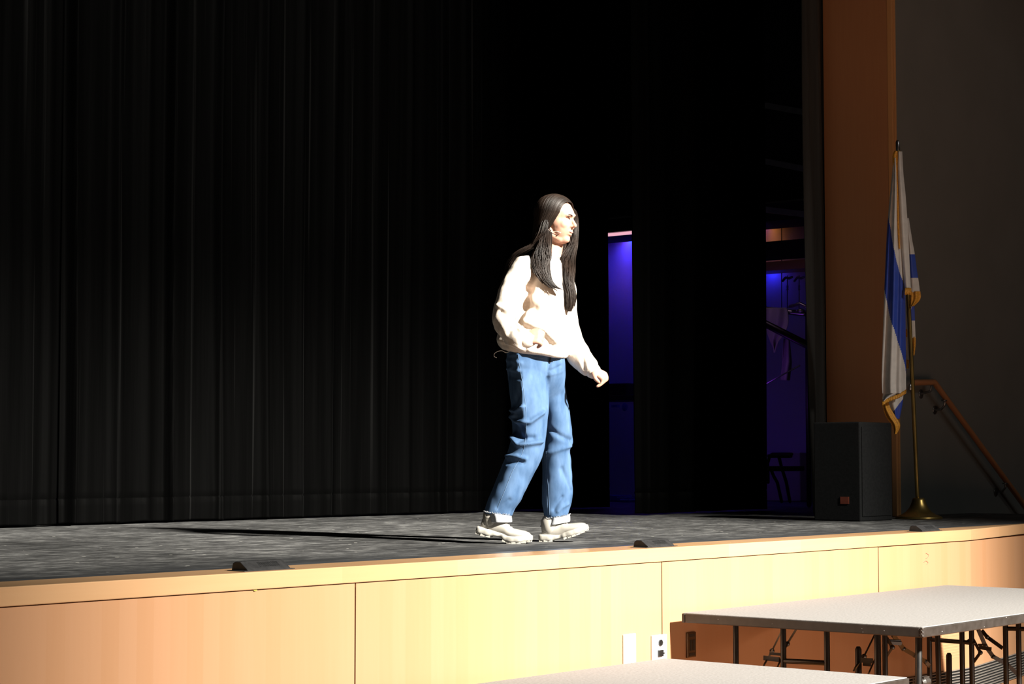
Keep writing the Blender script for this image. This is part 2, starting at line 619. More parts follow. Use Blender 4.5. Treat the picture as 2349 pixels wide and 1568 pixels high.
def voxel(geo, size, smooth_it=4, factor=0.5):
    """union of all closed shapes in geo as one continuous surface; returns (verts Nx3, faces)"""
    me = bpy.data.meshes.new('tmp')
    me.from_pydata(geo.V, [], geo.F)
    bm_ = bmesh.new()
    bm_.from_mesh(me)
    bmesh.ops.remove_doubles(bm_, verts=bm_.verts, dist=1e-6)
    bmesh.ops.recalc_face_normals(bm_, faces=bm_.faces)
    bm_.to_mesh(me)
    bm_.free()
    o = bpy.data.objects.new('tmp', me)
    COL.objects.link(o)
    md = o.modifiers.new('r', 'REMESH')
    md.mode = 'VOXEL'
    md.voxel_size = size
    md.adaptivity = 0
    if smooth_it:
        s = o.modifiers.new('s', 'SMOOTH')
        s.iterations = smooth_it
        s.factor = factor
    dg = bpy.context.evaluated_depsgraph_get()
    ev = o.evaluated_get(dg)
    m2 = bpy.data.meshes.new_from_object(ev)
    V = np.empty(len(m2.vertices) * 3)
    m2.vertices.foreach_get('co', V)
    Nn = np.empty(len(m2.vertices) * 3)
    m2.vertices.foreach_get('normal', Nn)
    Fc = [tuple(p.vertices) for p in m2.polygons]
    bpy.data.objects.remove(o)
    bpy.data.meshes.remove(me)
    bpy.data.meshes.remove(m2)
    return V.reshape(-1, 3), Fc, Nn.reshape(-1, 3)


def seg_dist(V, a, b):
    a, b = np.array(a), np.array(b)
    d = b - a
    t = np.clip(((V - a) @ d) / max(d @ d, 1e-12), 0, 1)
    return np.linalg.norm(V - (a + t[:, None] * d), axis=1), t


def ridges(V, N, lst, Fc=None):
    """push the cloth in or out along polylines lying on the garment: (points, width m, amplitude m)"""
    out = V.copy()
    bvh = BVHTree.FromPolygons([Vector(x) for x in V], Fc)
    for pts, wd, amp in lst:
        q = []
        fine = [Vector(a).lerp(Vector(b), t / 6) for a, b in zip(pts[:-1], pts[1:]) for t in range(6)] + [Vector(pts[-1])]
        for p_ in fine:
            h = bvh.ray_cast(CAM, (p_ - CAM).normalized())[0]
            q.append(tuple(h if h is not None else bvh.find_nearest(p_)[0]))
        pts = q
        best = np.full(len(V), 9.0)
        for a, b in zip(pts[:-1], pts[1:]):
            d, _ = seg_dist(V, a, b)
            best = np.minimum(best, d)
        g = np.exp(-(best / wd) ** 2)
        out += N * (g * amp)[:, None]
    return out


def fold_noise(V, N, scale, amp, seed=0.0, stretch=(1, 1, 1)):
    st = np.array(stretch)
    out = V.copy()
    vals = np.array([noise.noise(Vector(v * scale * st) + Vector((seed, seed * 2, 0))) for v in V])
    return out + N * (vals * amp)[:, None]


# ================================================================== THE SETTING
KX = 9.88                                     # where the stage front turns
kd = Vector((math.cos(math.radians(9.7)), math.sin(math.radians(9.7)), 0))
XE = KX + kd.x * 3.3
YE = kd.y * 3.3
WALL_Y = 1.55

# stage boards (behind the wooden cap)
g = Geo()
g.prism([(-2, 0.30), (11.2, 0.30), (13.0, 0.62), (13.0, 1.9), (16.0, 1.9), (16.0, 11.5), (-2, 11.5)], -0.12, 0.0)
o = g.obj('stage_floor', M['stage'], loc=(7, 3, 0))
tag(o, kind='structure')
g = Geo()
g.prism([(-2, 0.215), (11.05, 0.215), (11.2, 0.30), (-2, 0.30)], -0.12, 0.001)
o = g.obj('trim_1', M['stage_strip'], loc=(7, 0.3, 0))
tag(o, kind='structure')

# wooden cap along the stage edge
g = Geo()
g.prism([(-2, -0.008), (KX, -0.008), (KX, 0.214), (-2, 0.214)], -0.0575, 0.0015)
o = g.obj('trim_2', M['maple_cap'], loc=(5, 0, 0), bevel=0.003)
tag(o, kind='structure')
g = Geo()
e0 = Vector((KX + 0.0015, -0.008, 0))
e1 = e0 + kd * 1.36
g.prism([(e0.x, e0.y), (e1.x, e1.y), (e1.x, 0.2145), (e0.x, 0.214)], -0.0575, 0.0015)
e2 = e0 + kd * 3.0
o = g.obj('trim_3', M['maple_cap'], loc=(10.4, 0, 0), bevel=0.003)
tag(o, kind='structure')
# rest of the turned edge, beyond the frame
g = Geo()
g.prism([(e1.x + .0015, e1.y), (e2.x, e2.y), (e2.x, e2.y + 0.3), (e1.x + .0015, 0.2145)], -0.0575, 0.0015)
tag(g.obj('trim_4', M['maple_cap'], loc=(11.5, 0.3, 0)), kind='structure')

# stage front: veneer panels with thin gaps, dark backing
jt = [at_y(x, 1400, 0.0).x for x in (815, 1511, 2016)]
pw = (jt[2] - jt[0]) / 2
edges = [jt[0] + pw * k for k in range(-5, 3)]
g = Geo()
for a, b_ in zip(edges[:-1], edges[1:]):
    g.box((a + .0032, 0.0, -1.0), (b_ - .0032, 0.02, -0.0605))
g.box((edges[-1] + .0045, 0.0, -1.0), (KX, 0.02, -0.062))
pf0 = Vector((KX, 0, 0))
pf1 = pf0 + kd * 3.0
nrm = Vector((-kd.y, kd.x, 0)) * 0.02
g.prism([(pf0.x, pf0.y), (pf1.x, pf1.y), (pf1.x + nrm.x, pf1.y + nrm.y), (pf0.x, 0.02)], -1.0, -0.062)
o = g.obj('wall_front', M['maple'], loc=(5.2, 0, -1))
tag(o, kind='structure')
g = Geo()
g.box((-2, 0.006, -0.075), (KX, 0.0195, -0.0585))
g.box((-2, 0.021, -1.0), (KX, 0.05, -0.0585))
g.prism([(KX, 0.021), (pf1.x, pf1.y + .021), (pf1.x, pf1.y + .05), (KX, 0.05)], -1.0, -0.0525)
tag(g.obj('trim_5', M['groove'], loc=(5, 0, -1)), kind='structure')
# hall floor
g = Geo()
g.box((-3, -7, -1.05), (18, 1.55, -1.0))
tag(g.obj('floor', M['hall_floor'], loc=(5, -3, -1)), kind='structure')

# proscenium: wood clad return, pale wood front trim, grey wall
pc = at_y(2056, 1100, WALL_Y).x
pl = at_y(2037, 300, WALL_Y).x
g = Geo()
g.box((pl, WALL_Y - 0.02, 0), (pl + 0.03, WALL_Y + 0.0, 7))
g2 = Geo()
rx = at_y(1944, 300, WALL_Y + 0.42)
g2.box((pl + 0.002, WALL_Y + 0.001, 0), (pl + 0.5, WALL_Y + 0.50, 7))
o = g2.obj('wall_proscenium', M['wood_trim'], loc=(pl, WALL_Y, 0))
tag(o, kind='structure')
g = Geo()
g.box((pl, WALL_Y - 0.035, 0), (pc - 0.03, WALL_Y, 7))
g.box((pc - 0.024, WALL_Y - 0.035, 0), (pc, WALL_Y, 7))
g.box((pc - 0.031, WALL_Y - 0.02, 0), (pc - 0.023, WALL_Y, 7))
tag(g.obj('trim_6', M['wood_trim_light'], loc=(pl, WALL_Y, 0), bevel=0.002), kind='structure')
g = Geo()
g.box((pc, WALL_Y - 0.01, -1.0), (18, WALL_Y + 0.3, 7))
tag(g.obj('wall_right', M['wall_paint'], loc=(14, WALL_Y, 0)), kind='structure')

# backstage side wall with an overhanging gallery
g = Geo()
g.box((16, 1.85, 0), (16.2, 11.5, 2.85))
tag(g.obj('wall_backstage', M['cyc'], loc=(16, 6, 0)), kind='structure')
g = Geo()
g.box((16.0, 1.85, 2.851), (16.2, 11.5, 7))
g.box((-2, 11.5, 0), (16.2, 11.7, 7))
tag(g.obj('wall_back', M['black_wall'], loc=(10, 11, 3)), kind='structure')


# ================================================================== CURTAINS
def curtain(name, x0, x1, Y, mat, label, seed, creases, amp=0.05, zb=0.012, zt=6.0, freq=1.0, ends=None, hem=True, step=0.008, skew=0.0):
    xs = np.arange(x0, x1 + step / 2, step)
    zs = np.concatenate([np.array([zb, zb + .01, .06, .11, .145, .152, .158, .165, .2, .3, .45, .65, .9, 1.2, 1.6, 2.0, 2.5, 3.0, 3.6, 4.2, 5.0]), [zt]])
    V = []
    for z in zs:
        k = z / zt
        for x in xs:
            y = 0.0
            y += amp * 0.75 * noise.noise(Vector((x * 2.3 * freq + 0.25 * z * skew, seed, z * 0.10)))
            y += amp * 0.45 * noise.noise(Vector((x * 6.5 * freq, seed + 5, z * 0.16)))
            y += amp * 0.10 * noise.noise(Vector((x * 17 * freq, seed + 9, z * 0.35)))
            for (cx, wd, am) in creases:
                t = (x - cx - 0.012 * math.sin(z * 1.3 + cx)) / wd
                # sharp asymmetric pleat: slow rise, quick fall
                y -= am * math.exp(-t * t) * (1.0 if t < 0 else 1.0)
            y += 0.012 * noise.noise(Vector((x * 9, seed, z * 3))) * max(0, 1 - z / 0.35)
            if hem and abs(z - 0.155) < 0.006:
                y += 0.004
            V.append((x, Y + y, z + (0.006 * noise.noise(Vector((x * 5, seed, 1))) if z <= zb + .011 else 0)))
    n = len(xs)
    Fc = [(r * n + i, r * n + i + 1, (r + 1) * n + i + 1, (r + 1) * n + i) for r in range(len(zs) - 1) for i in range(n - 1)]
    o = mesh_obj(name, V, Fc, mat, None, True, loc=((x0 + x1) / 2, Y, 0))
    md = o.modifiers.new('thick', 'SOLIDIFY')
    md.thickness = 0.006
    md.offset = 1
    tag(o, label, 'curtain')
    return o


CY = 4.30
cxs = lambda px, Y=CY: at_y(px, 1050, Y).x
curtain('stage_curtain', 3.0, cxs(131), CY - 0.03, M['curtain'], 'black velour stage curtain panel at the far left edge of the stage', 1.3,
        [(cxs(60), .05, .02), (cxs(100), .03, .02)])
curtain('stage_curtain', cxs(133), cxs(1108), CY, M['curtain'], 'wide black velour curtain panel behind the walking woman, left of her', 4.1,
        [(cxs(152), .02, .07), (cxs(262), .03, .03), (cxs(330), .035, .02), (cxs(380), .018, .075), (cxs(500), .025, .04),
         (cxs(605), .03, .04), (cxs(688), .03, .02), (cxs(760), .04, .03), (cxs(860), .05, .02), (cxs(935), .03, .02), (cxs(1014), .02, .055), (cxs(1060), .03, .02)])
curtain('stage_curtain', cxs(1109), cxs(1407), CY + 0.06, M['curtain_shaded'], 'unlit black curtain panel directly behind the woman, left of the blue slit', 8.6,
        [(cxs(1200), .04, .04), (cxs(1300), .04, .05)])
LY = 3.05
curtain('masking_leg_curtain', cxs(1450, LY), cxs(1752, LY), LY, M['curtain_shaded'], 'black masking curtain between the blue slit and the purple backstage opening', 2.7,
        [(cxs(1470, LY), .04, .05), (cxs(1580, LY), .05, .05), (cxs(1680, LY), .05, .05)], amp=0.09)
DY = 2.08
dx0 = at_y(1845, 1050, DY).x
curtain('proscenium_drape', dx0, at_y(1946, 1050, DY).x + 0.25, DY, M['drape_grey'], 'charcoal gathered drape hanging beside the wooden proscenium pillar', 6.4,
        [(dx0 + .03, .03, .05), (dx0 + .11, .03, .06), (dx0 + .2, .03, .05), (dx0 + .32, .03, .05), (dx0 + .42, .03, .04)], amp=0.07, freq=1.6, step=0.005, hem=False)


# ================================================================== THINGS ON THE STAGE EDGE
def floor_mic(px, label):
    c = at_z(px, {516: 1303, 1431: 1252, 2045: 1216}[px], 0.0)
    x = c.x
    y = 0.075
    t = thing('boundary_microphone', (x, y, 0.0015), label, 'microphone', 'boundary microphones along the stage edge')
    L = 0.098 if px > 600 else 0.10
    h = 0.030
    g = Geo()
    # wedge section: steep back, sloping front
    sec = [(-0.045, 0.0), (0.04, 0.0), (0.034, h * .8), (0.022, h), (-0.004, h), (-0.036, 0.008)]
    n = len(sec)
    V = []
    for xx, k in ((-L, 1.0), (-L + 0.012, 1.06), (L - 0.012, 1.06), (L, 1.0)):
        for (a, b_) in sec:
            V.append((x + xx, y + a, 0.0025 + b_ * k))
    Fc = []
    for q in range(3):
        for i in range(n):
            j = (i + 1) % n
            Fc.append((q * n + i, q * n + j, (q + 1) * n + j, (q + 1) * n + i))
    Fc += [tuple(range(n)), tuple(3 * n + i for i in range(n))[::-1]]
    g.add(V, Fc)
    g.obj('housing', M['black_plastic'], t, bevel=0.002)
    g = Geo()
    for r in range(4):
        for k in range(12):
            xx = x - 0.03 + k * 0.008
            f = 0.25 + r * 0.16
            yy = y - 0.036 + 0.032 * f
            zz = 0.0025 + 0.008 + (h - 0.008) * f * 1.06
            g.box((xx - .0025, yy - 0.0022, zz - .0014), (xx + .0025, yy + 0.001, zz + .0014))
    g.obj('sound_slots', M['sub_black'], t)
    g = Geo()
    g.box((x - L - .018, y - .046, 0.0015), (x + L + .018, y + .042, 0.0042))
    g.obj('base_plate', M['black_plastic'], t, bevel=0.001)
    return t


floor_mic(516, 'black wedge microphone on the wooden stage edge, nearest the left side')
floor_mic(1431, 'black wedge microphone on the stage edge just right of the woman')
floor_mic(2045, 'black wedge microphone on the stage edge below the flag stand')

# small tag caught under the cap
p = at_y(581, 1351, -0.001)
g = Geo()
g.add([(p.x - .012, -.002, p.z + .006), (p.x + .012, -.002, p.z + .006), (p.x + .016, -.004, p.z - .004), (p.x + .004, -.004, p.z - .007),
       (p.x - .012, .0, p.z + .006), (p.x + .012, .0, p.z + .006), (p.x + .016, -.002, p.z - .004), (p.x + .004, -.002, p.z - .007)],
      [(0, 1, 2, 3), (4, 7, 6, 5), (0, 4, 5, 1), (1, 5, 6, 2), (2, 6, 7, 3), (3, 7, 4, 0)])
tag(g.obj('tape_scrap', M['tag'], loc=(p.x, 0, p.z)), 'tiny yellow green scrap of tape under the wooden stage lip', 'tape')

# faint scribble on the stage front
g = Geo()
for pts in ([(2124, 1268), (2130, 1272), (2128, 1278), (2124, 1280)], [(2119, 1289), (2124, 1286), (2129, 1290), (2126, 1294)]):
    q = catmull([tuple(at_y(a, b_, -0.0006)) for a, b_ in pts], 5)
    g.tube(q, 0.0016, 5)
p = at_y(2126, 1280, 0)
tag(g.obj('scribble', M['mark'], loc=(p.x, 0, p.z)), 'small faint red scribble on the wooden stage front under the flag', 'mark')


# ------------------------------------------------------------------ outlet plates
def plate(name, x0, y0, x1, y1, mat, label, cat):
    a = at_y(x0, (y0 + y1) / 2, 0)
    b_ = at_y(x1, (y0 + y1) / 2, 0)
    xc = (x0 + x1) / 2
    zt, zb = at_y(xc, y0, 0).z, at_y(xc, y1, 0).z
    t = thing(name, ((a.x + b_.x) / 2, 0, (zt + zb) / 2), label, cat)
    g = Geo()
    g.box((a.x, -0.008, zb), (b_.x, -0.0005, zt))
    g.obj('cover_plate', mat, t, bevel=0.003)
    return t, a.x, b_.x, zb, zt


t, xa, xb, zb, zt = plate('wall_outlet', 1428, 1453, 1456, 1522, M['white_plastic'], 'plain white power outlet plate on the stage front, left one', 'outlet')
g = Geo()
for f in (0.30, 0.68):
    zc = zb + (zt - zb) * f
    g = Geo()
    g.add(*ellipsoid(((xa + xb) / 2, -0.008, zc), (0.017, 0.003, 0.014)))
    g.obj('socket', M['white_plastic'], t, smooth=True)
t, xa, xb, zb, zt = plate('audio_jack_plate', 1493, 1455, 1527, 1514, M['white_plastic'], 'white jack plate with round and square black connectors on stage front', 'outlet')
c = at_y(1511, 1473, 0)
g = Geo()
V, Fc = loft([(c.x, -0.014, c.z), (c.x, -0.006, c.z)], 0.0135, 20, caps=False)
g.add(V, Fc)
g.obj('round_jack', M['black_metal'], t, smooth=False)
c = at_y(1511, 1497, 0)
g = Geo()
g.box((c.x - .019, -0.016, c.z - .014), (c.x + .016, -0.006, c.z + .014))
g.box((c.x + .012, -0.019, c.z - .004), (c.x + .021, -0.006, c.z + .003))
g.obj('square_jack', M['black_metal'], t, bevel=0.002)
for px, py in ((1498, 1475), (1523, 1471), (1498, 1499), (1522.5, 1495)):
    c = at_y(px, py, 0)
    g = Geo()
    g.add(*ellipsoid((c.x, -0.008, c.z), (0.0025, 0.0015, 0.0025), nu=8, nv=6))
    g.obj('screw', M['steel'], t, smooth=True)
t, xa, xb, zb, zt = plate('rocker_switch_plate', 1573, 1449, 1594, 1507, M['bronze'], 'bronze plate with two dark slots under the carpeted riser', 'switch')
W_ = xb - xa
H_ = zt - zb
g = Geo()
g.box((xa + W_ * .30, -0.0095, zb + H_ * .28), (xa + W_ * .50, -0.006, zt - H_ * .30))
g.obj('slot', M['black_plastic'], t)
g = Geo()
g.box((xa + W_ * .60, -0.0095, zb + H_ * .28), (xa + W_ * .82, -0.006, zt - H_ * .30))
g.obj('slot', M['black_plastic'], t)
g = Geo()
g.box((xa + W_ * .25, -0.0095, zt - H_ * .18), (xa + W_ * .82, -0.006, zt - H_ * .07))
g.obj('end_insert', M['black_edge'], t)
g = Geo()
g.box((xa + W_ * .25, -0.0095, zb + H_ * .07), (xa + W_ * .82, -0.006, zb + H_ * .18))
g.obj('end_insert', M['black_edge'], t)

# ventilation grille low in the stage front
gx0, gx1 = at_y(1960, 1560, 0).x, 9.86
gz1 = at_y(2150, 1543, 0).z
gz0 = gz1 - 0.135
t = thing('ventilation_grille', ((gx0 + gx1) / 2, 0, gz0), 'long grey louvred grille low on the stage front behind the riser legs', 'vent')
g = Geo()
for xa_, xb_, f, n_ in ((gx0, gx1, 0, None),):
    g.box((xa_, -0.004, gz0), (xb_, -0.0005, gz1))
kn = [Vector((KX - .02, -.004, 0)), Vector((KX, -.004, 0)) + kd * 1.8]
g.add([(kn[0].x, kn[0].y, gz0), (kn[1].x, kn[1].y, gz0), (kn[1].x, kn[1].y, gz1), (kn[0].x, kn[0].y, gz1),
       (kn[0].x, kn[0].y + .003, gz0), (kn[1].x, kn[1].y + .003, gz0), (kn[1].x, kn[1].y + .003, gz1), (kn[0].x, kn[0].y + .003, gz1)],
      [(0, 1, 2, 3), (4, 7, 6, 5), (0, 4, 5, 1), (1, 5, 6, 2), (2, 6, 7, 3), (3, 7, 4, 0)])
g.obj('backing', M['black_plastic'], t)
g = Geo()
ns_ = 9
for k in range(ns_ + 1):
    z = gz0 + (gz1 - gz0) * k / ns_
    g.bar((gx0, -0.010, z), (KX - .01, -0.010, z), 0.008, 0.0045)
    a = Vector((KX - .01, -.010, z))
    g.bar(a, a + kd * 1.8, 0.008, 0.0045)
g.obj('louvres', M['grille'], t)
g = Geo()
for px in (2090, 2130, 2168, 2250, 2290, 2333):
    x = at_y(px, 1550, 0).x
    if x < KX:
        g = Geo()
        g.box((x - .003, -0.0155, gz0), (x + .003, -0.005, gz1))
        g.obj('mullion', M['grille'], t)
# fine louvre slots routed in the wood above the grille
t = thing('slotted_wood_vent', (9.9, 0, -0.6), 'faint routed slots in the wooden stage front under the large riser', 'vent')
g = Geo()
for k in range(12):
    a = at_y(2160, 1440 + k * 6.5, -0.0004)
    b_ = at_y(2214, 1440 + k * 6.5 - 4, -0.0004)
    g.box((a.x, -0.0012, a.z - .0018), (b_.x, -0.0002, a.z + .0018))
g.obj('slots', M['maple_cap'], t)


# ================================================================== RISERS
def riser_deck(name, x0, x1, y0, y1, z, label, th=0.042):
    t = thing(name, ((x0 + x1) / 2, (y0 + y1) / 2, -1.0), label, 'riser', 'folding risers in front of the stage')
    g = Geo()
    g.box((x0 + .006, y0 + .006, z - .012), (x1 - .006, y1 - .006, z))
    g.obj('carpet_top', M['carpet'], t, bevel=0.003)
    g = Geo()
    w_ = 0.018
    for a, b_ in (((x0, y0), (x1, y0 + w_)), ((x0, y1 - w_), (x1, y1)), ((x0, y0 + w_), (x0 + w_, y1 - w_)), ((x1 - w_, y0 + w_), (x1, y1 - w_))):
        g.box((a[0], a[1], z - th), (b_[0], b_[1], z - .003))
    g.box((x0 + w_, y0 + w_, z - th + .004), (x1 - w_, y1 - w_, z - .014))
    g.obj('edge_frame', M['black_edge'], t, bevel=0.004)
    # worn edge chips
    g = Geo()
    rr = random.Random(3)
    for k in range(14):
        f = rr.random()
        zz = z - rr.uniform(.006, th - .008)
        s_ = rr.uniform(.001, .004)
        if k < 6:
            yy = y0 + (y1 - y0) * f
            g.add(*ellipsoid((x0 - .0003, yy, zz), (.0008, s_, s_ * .35), nu=8, nv=6))
        else:
            xx = x0 + (x1 - x0) * f
            g.add(*ellipsoid((xx, y0 - .0003, zz), (s_ * 1.6, .0008, s_ * .5), nu=8, nv=6))
    for k in range(5):
        g.add(*ellipsoid((x0 - .0003, y0 + .004 + .004 * (k % 2), z - .006 - k * .007), (.001, .0025, .004), nu=8, nv=6))
    o = g.obj('chipped_paint', M['carpet'], t)
    tag(o, kind='stuff')
    o['label'] = 'pale chips in the black edge'
    return t


# upper riser
A1 = at_z(1558, 1405, -0.277)
B1 = at_z(2123, 1437, -0.277)
X0 = (A1.x + B1.x) / 2
Z1 = -0.277
t1 = riser_deck('folding_riser', X0, X0 + 2.44, B1.y, min(A1.y, -0.05), Z1, 'taller carpeted black-edged riser platform with legs showing, right')
FLZ = -1.0


def post(px, Y_or=None, X_or=None, top=Z1 - .04, r=0.0125, bottom_px=None, name='leg', zb=FLZ, hy=1480):
    a = at_x(px, hy, X_or) if X_or is not None else at_y(px, hy, Y_or)
    b_ = a.copy()
    if bottom_px is not None:
        b_ = at_x(bottom_px, hy + 80, X_or)
    g = Geo()
    g.tube([(a.x, a.y, top), (b_.x, b_.y, zb + 0.012)], r, 12)
    o = g.obj(name, M['black_metal'], t1, smooth=True)
    return a


XF = X0 + 0.20
posts = {}
for px in (1688, 1797, 1897):
    posts[px] = post(px, X_or=XF)
posts[2013] = post(2013, X_or=XF, r=0.014)
posts[2105] = post(2108, X_or=XF, bottom_px=2102, r=0.0145)
XG = X0 + 2.05
for px, r in ((2030, .015),):
    posts[px] = post(px, X_or=X0 + 0.9)
for px in (2132, 2207, 2229, 2307, 2337):
    posts[px] = post(px, X_or=XG, r=0.0135)
post(2150, X_or=X0 + 1.3, bottom_px=2156, r=0.0125)


def cross(pxa, pya, pxb, pyb, X, w_=0.022, name='crossbar', Xb=None):
    a = at_x(pxa, pya, X)
    b_ = at_x(pxb, pyb, X if Xb is None else Xb)
    g = Geo()
    g.tube([tuple(a), tuple(b_)], w_ / 2, 10)
    return g.obj(name, M['black_metal'], t1, smooth=True)


cross(1797, 1515, 1897, 1520, XF)
cross(2134, 1466, 2235, 1474, XG)
cross(2307, 1441, 2430, 1444, XG)


def brace(pts, X0_, X1_, name='folding_brace', w_=0.02):
    n = len(pts)
    q = [at_x(px, py, X0_ + (X1_ - X0_) * i / (n - 1)) for i, (px, py) in enumerate(pts)]
    g = Geo()
    for a, b_ in zip(q[:-1], q[1:]):
        g.bar(a, b_, 0.007, w_, up=(0, -0.5, 1))
    for c in q[1:-1]:
        g.add(*ellipsoid(c, (.012, .012, .012), nu=10, nv=8))
    return g.obj(name, M['black_metal'], t1)


brace([(1752, 1526), (1771, 1492), (1797, 1438)], XF + .02, XF + .65)
brace([(1784, 1528), (1806, 1476), (1828, 1440)], XF + .02, XF + .65)
brace([(1752, 1508), (1788, 1512)], XF + .1, XF + .1)
brace([(1766, 1498), (1792, 1500)], XF + .2, XF + .2, w_=0.012)
brace([(1960, 1534), (1982, 1505), (2008, 1452)], XF + .02, XF + .6)
brace([(1992, 1545), (2012, 1500)], XF + .1, XF + .3)
brace([(1975, 1513), (2002, 1515)], XF + .1, XF + .1)
brace([(1980, 1522), (1998, 1524)], XF + .12, XF + .12, w_=0.014)
# pair that rises the other way, from the far leg frame to the deck centre
brace([(2048, 1455), (2072, 1487), (2098, 1502), (2122, 1516), (2133, 1528)], X0 + 1.0, XG)
brace([(2034, 1462), (2047, 1484), (2034, 1504)], X0 + 0.92, X0 + 0.95, w_=0.014)
brace([(2038, 1468), (2066, 1469)], X0 + 0.95, X0 + 1.0, w_=0.010)
brace([(2040, 1473), (2068, 1475)], X0 + 0.95, X0 + 1.0, w_=0.016)
brace([(2244, 1443), (2260, 1480), (2278, 1505), (2310, 1523), (2334, 1545)], XG, XG + .30)
brace([(2252, 1445), (2264, 1460), (2300, 1486)], XG + .1, XG + .1, w_=0.018)
brace([(2229, 1460), (2249, 1496), (2233, 1518)], XG, XG, w_=0.014)
brace([(2244, 1478), (2262, 1478)], XG, XG, w_=0.010)
brace([(2246, 1484), (2274, 1488)], XG, XG, w_=0.018)
brace([(2229, 1463), (2214, 1474)], XG, XG, w_=0.012)
post(1969, X_or=X0 + .35, top=at_x(1969, 1488, X0 + .35).z, name='lock_post', r=.014, hy=1500)
post(2177, X_or=XG - .3, top=at_x(2177, 1502, XG - .3).z, name='lock_post', r=.0145, hy=1520)
# caster
c = at_x(2122, 1563, XF + .15)
g = Geo()
g.tube([(c.x - .02, c.y, c.z), (c.x + .02, c.y, c.z)], 0.018, 16)
g.box((c.x - .024, c.y - .008, c.z), (c.x + .024, c.y + .012, c.z + .022))
g.tube([(c.x, c.y, c.z), (c.x, c.y + .03, c.z - .06)], 0.008, 8)
g.obj('caster', M['black_edge'], t1)

# lower riser, close to the camera
Z2 = Z1 - 0.18
E2 = at_z(1528, 1508, Z2)
F2 = at_z(2083, 1553, Z2)
X2 = (E2.x + F2.x) / 2
t2 = riser_deck('folding_riser', X2 - 2.44, X2, F2.y, min(E2.y, -0.05), Z2, 'lower carpeted riser platform at the bottom edge of the photo')
g = Geo()
for x in (X2 - 2.2, X2 - .25):
    for y in (F2.y + .1, E2.y - .12):
        g = Geo()
        g.tube([(x, y, Z2 - .035), (x, y, FLZ + .012)], 0.0125, 12)
        g.obj('leg', M['black_metal'], t2, smooth=True)
    g = Geo()
    g.tube([(x, F2.y + .1, Z2 - .3), (x, E2.y - .12, Z2 - .3)], 0.011, 10)
    g.obj('crossbar', M['black_metal'], t2, smooth=True)

# ================================================================== SUBWOOFER, FLAG, HANDRAIL
sy = 1.16
sa = at_y(1973, 1100, sy).x
sb = at_y(2047, 1100, sy).x
sz = at_y(1973, 967, sy).z
t = thing('subwoofer', ((sa + sb) / 2, sy + .15, 0), 'black speaker cabinet standing against the wooden proscenium pillar', 'speaker')
g = Geo()
g.box((sa, sy, 0.0), (sb, sy + 0.33, sz))
g.obj('cabinet', M['sub_black'], t, bevel=0.008)
g = Geo()
g.box((sa + .02, sy - .006, 0.03), (sb - .02, sy - .0005, sz - .03))
g.obj('grille', M['sub_black'], t, bevel=0.003)
c = at_x(1938, 1147, sa)
g = Geo()
g.box((sa - .004, c.y - .03, c.z - .022), (sa - .0003, c.y + .03, c.z + .022))
g.obj('orange_patch', M['orange'], t)  # small flat orange mark on the side of the cabinet

# flag stand
fb = at_z(2108, 1190, 0.0)
fb.z = 0
FD = (fb - CAM).dot(FW)
t = thing('flag_stand', fb, 'brass floor stand and pole carrying the flag', 'flag stand')
prof = [(0.0, 0), (.143, 0), (.150, .006), (.148, .014), (.135, .021), (.11, .03), (.085, .045), (.062, .07), (.050, .095), (.042, .12), (.038, .132), (.030, .137), (.0, .137)]
V = []
Fc = []
seg = 40
for (r, z) in prof:
    for k in range(seg):
        th = 2 * PI * k / seg
        V.append((fb.x + r * math.cos(th), fb.y + r * math.sin(th), z))
for q in range(len(prof) - 1):
    for i in range(seg):
        j = (i + 1) % seg
        Fc.append((q * seg + i, q * seg + j, (q + 1) * seg + j, (q + 1) * seg + i))
mesh_obj('base', V, Fc, M['brass'], t)
pole = [at(2105, 1146, FD), at(2084, 690, FD), at(2060, 345, FD)]
g = Geo()
g.tube([tuple(x) for x in catmull(pole, 6)], 0.0135, 16)
g.obj('pole', M['brass'], t, smooth=True)
g = Geo()
g.tube([tuple(at(2059.6, 345, FD)), tuple(at(2059, 325, FD))], [0.014, 0.013], 16)
g.obj('finial', M['steel'], t, smooth=True)
g = Geo()
g.tube([tuple(at(2088, 882, FD)), tuple(at(2088, 893, FD))], [0.008, 0.01], 12)
g.obj('collar', M['steel'], t, smooth=True)


def cloth(name, rows, mats, colour, parent, n=80, bulge=0.03, waves=2.0, seed=0, d0=0.0, label=None):
    """hanging fold of cloth: rows (y, xl, xr, depth offset); colour(u, y) -> material index"""
    R = catmull(np.array(rows, dtype=float), 18)
    V = []
    for ri, (y, xl, xr, dd) in enumerate(R):
        for k in range(n + 1):
            u_ = k / n
            dep = -bulge * math.sin(PI * u_) + 0.22 * bulge * math.sin(2 * PI * waves * u_ + seed + y * 0.006)
            V.append(at(xl + (xr - xl) * u_, y, FD + d0 + dd + dep))
    Fc = []
    mi = []
    for q in range(len(R) - 1):
        for k in range(n):
            a = q * (n + 1) + k
            Fc.append((a, a + 1, a + n + 2, a + n + 1))
            mi.append(colour((k + .5) / n, (R[q][0] + R[q + 1][0]) / 2, R[q][1], R[q][2]))
    o = mesh_obj(name, V, Fc, None, parent, mats=mats, midx=mi)
    md = o.modifiers.new('thick', 'SOLIDIFY')
    md.thickness = 0.004
    md.offset = 0
    if label:
        o['label'] = label
    return o


fl = thing('flag', at(2060, 345, FD), 'white flag with blue bands and gold fringe draped on the brass pole', 'flag')
FM = [M['flag_white'], M['flag_blue'], M['fringe']]


def lin(x, pts):
    return float(np.interp(x, [p[0] for p in pts], [p[1] for p in pts]))


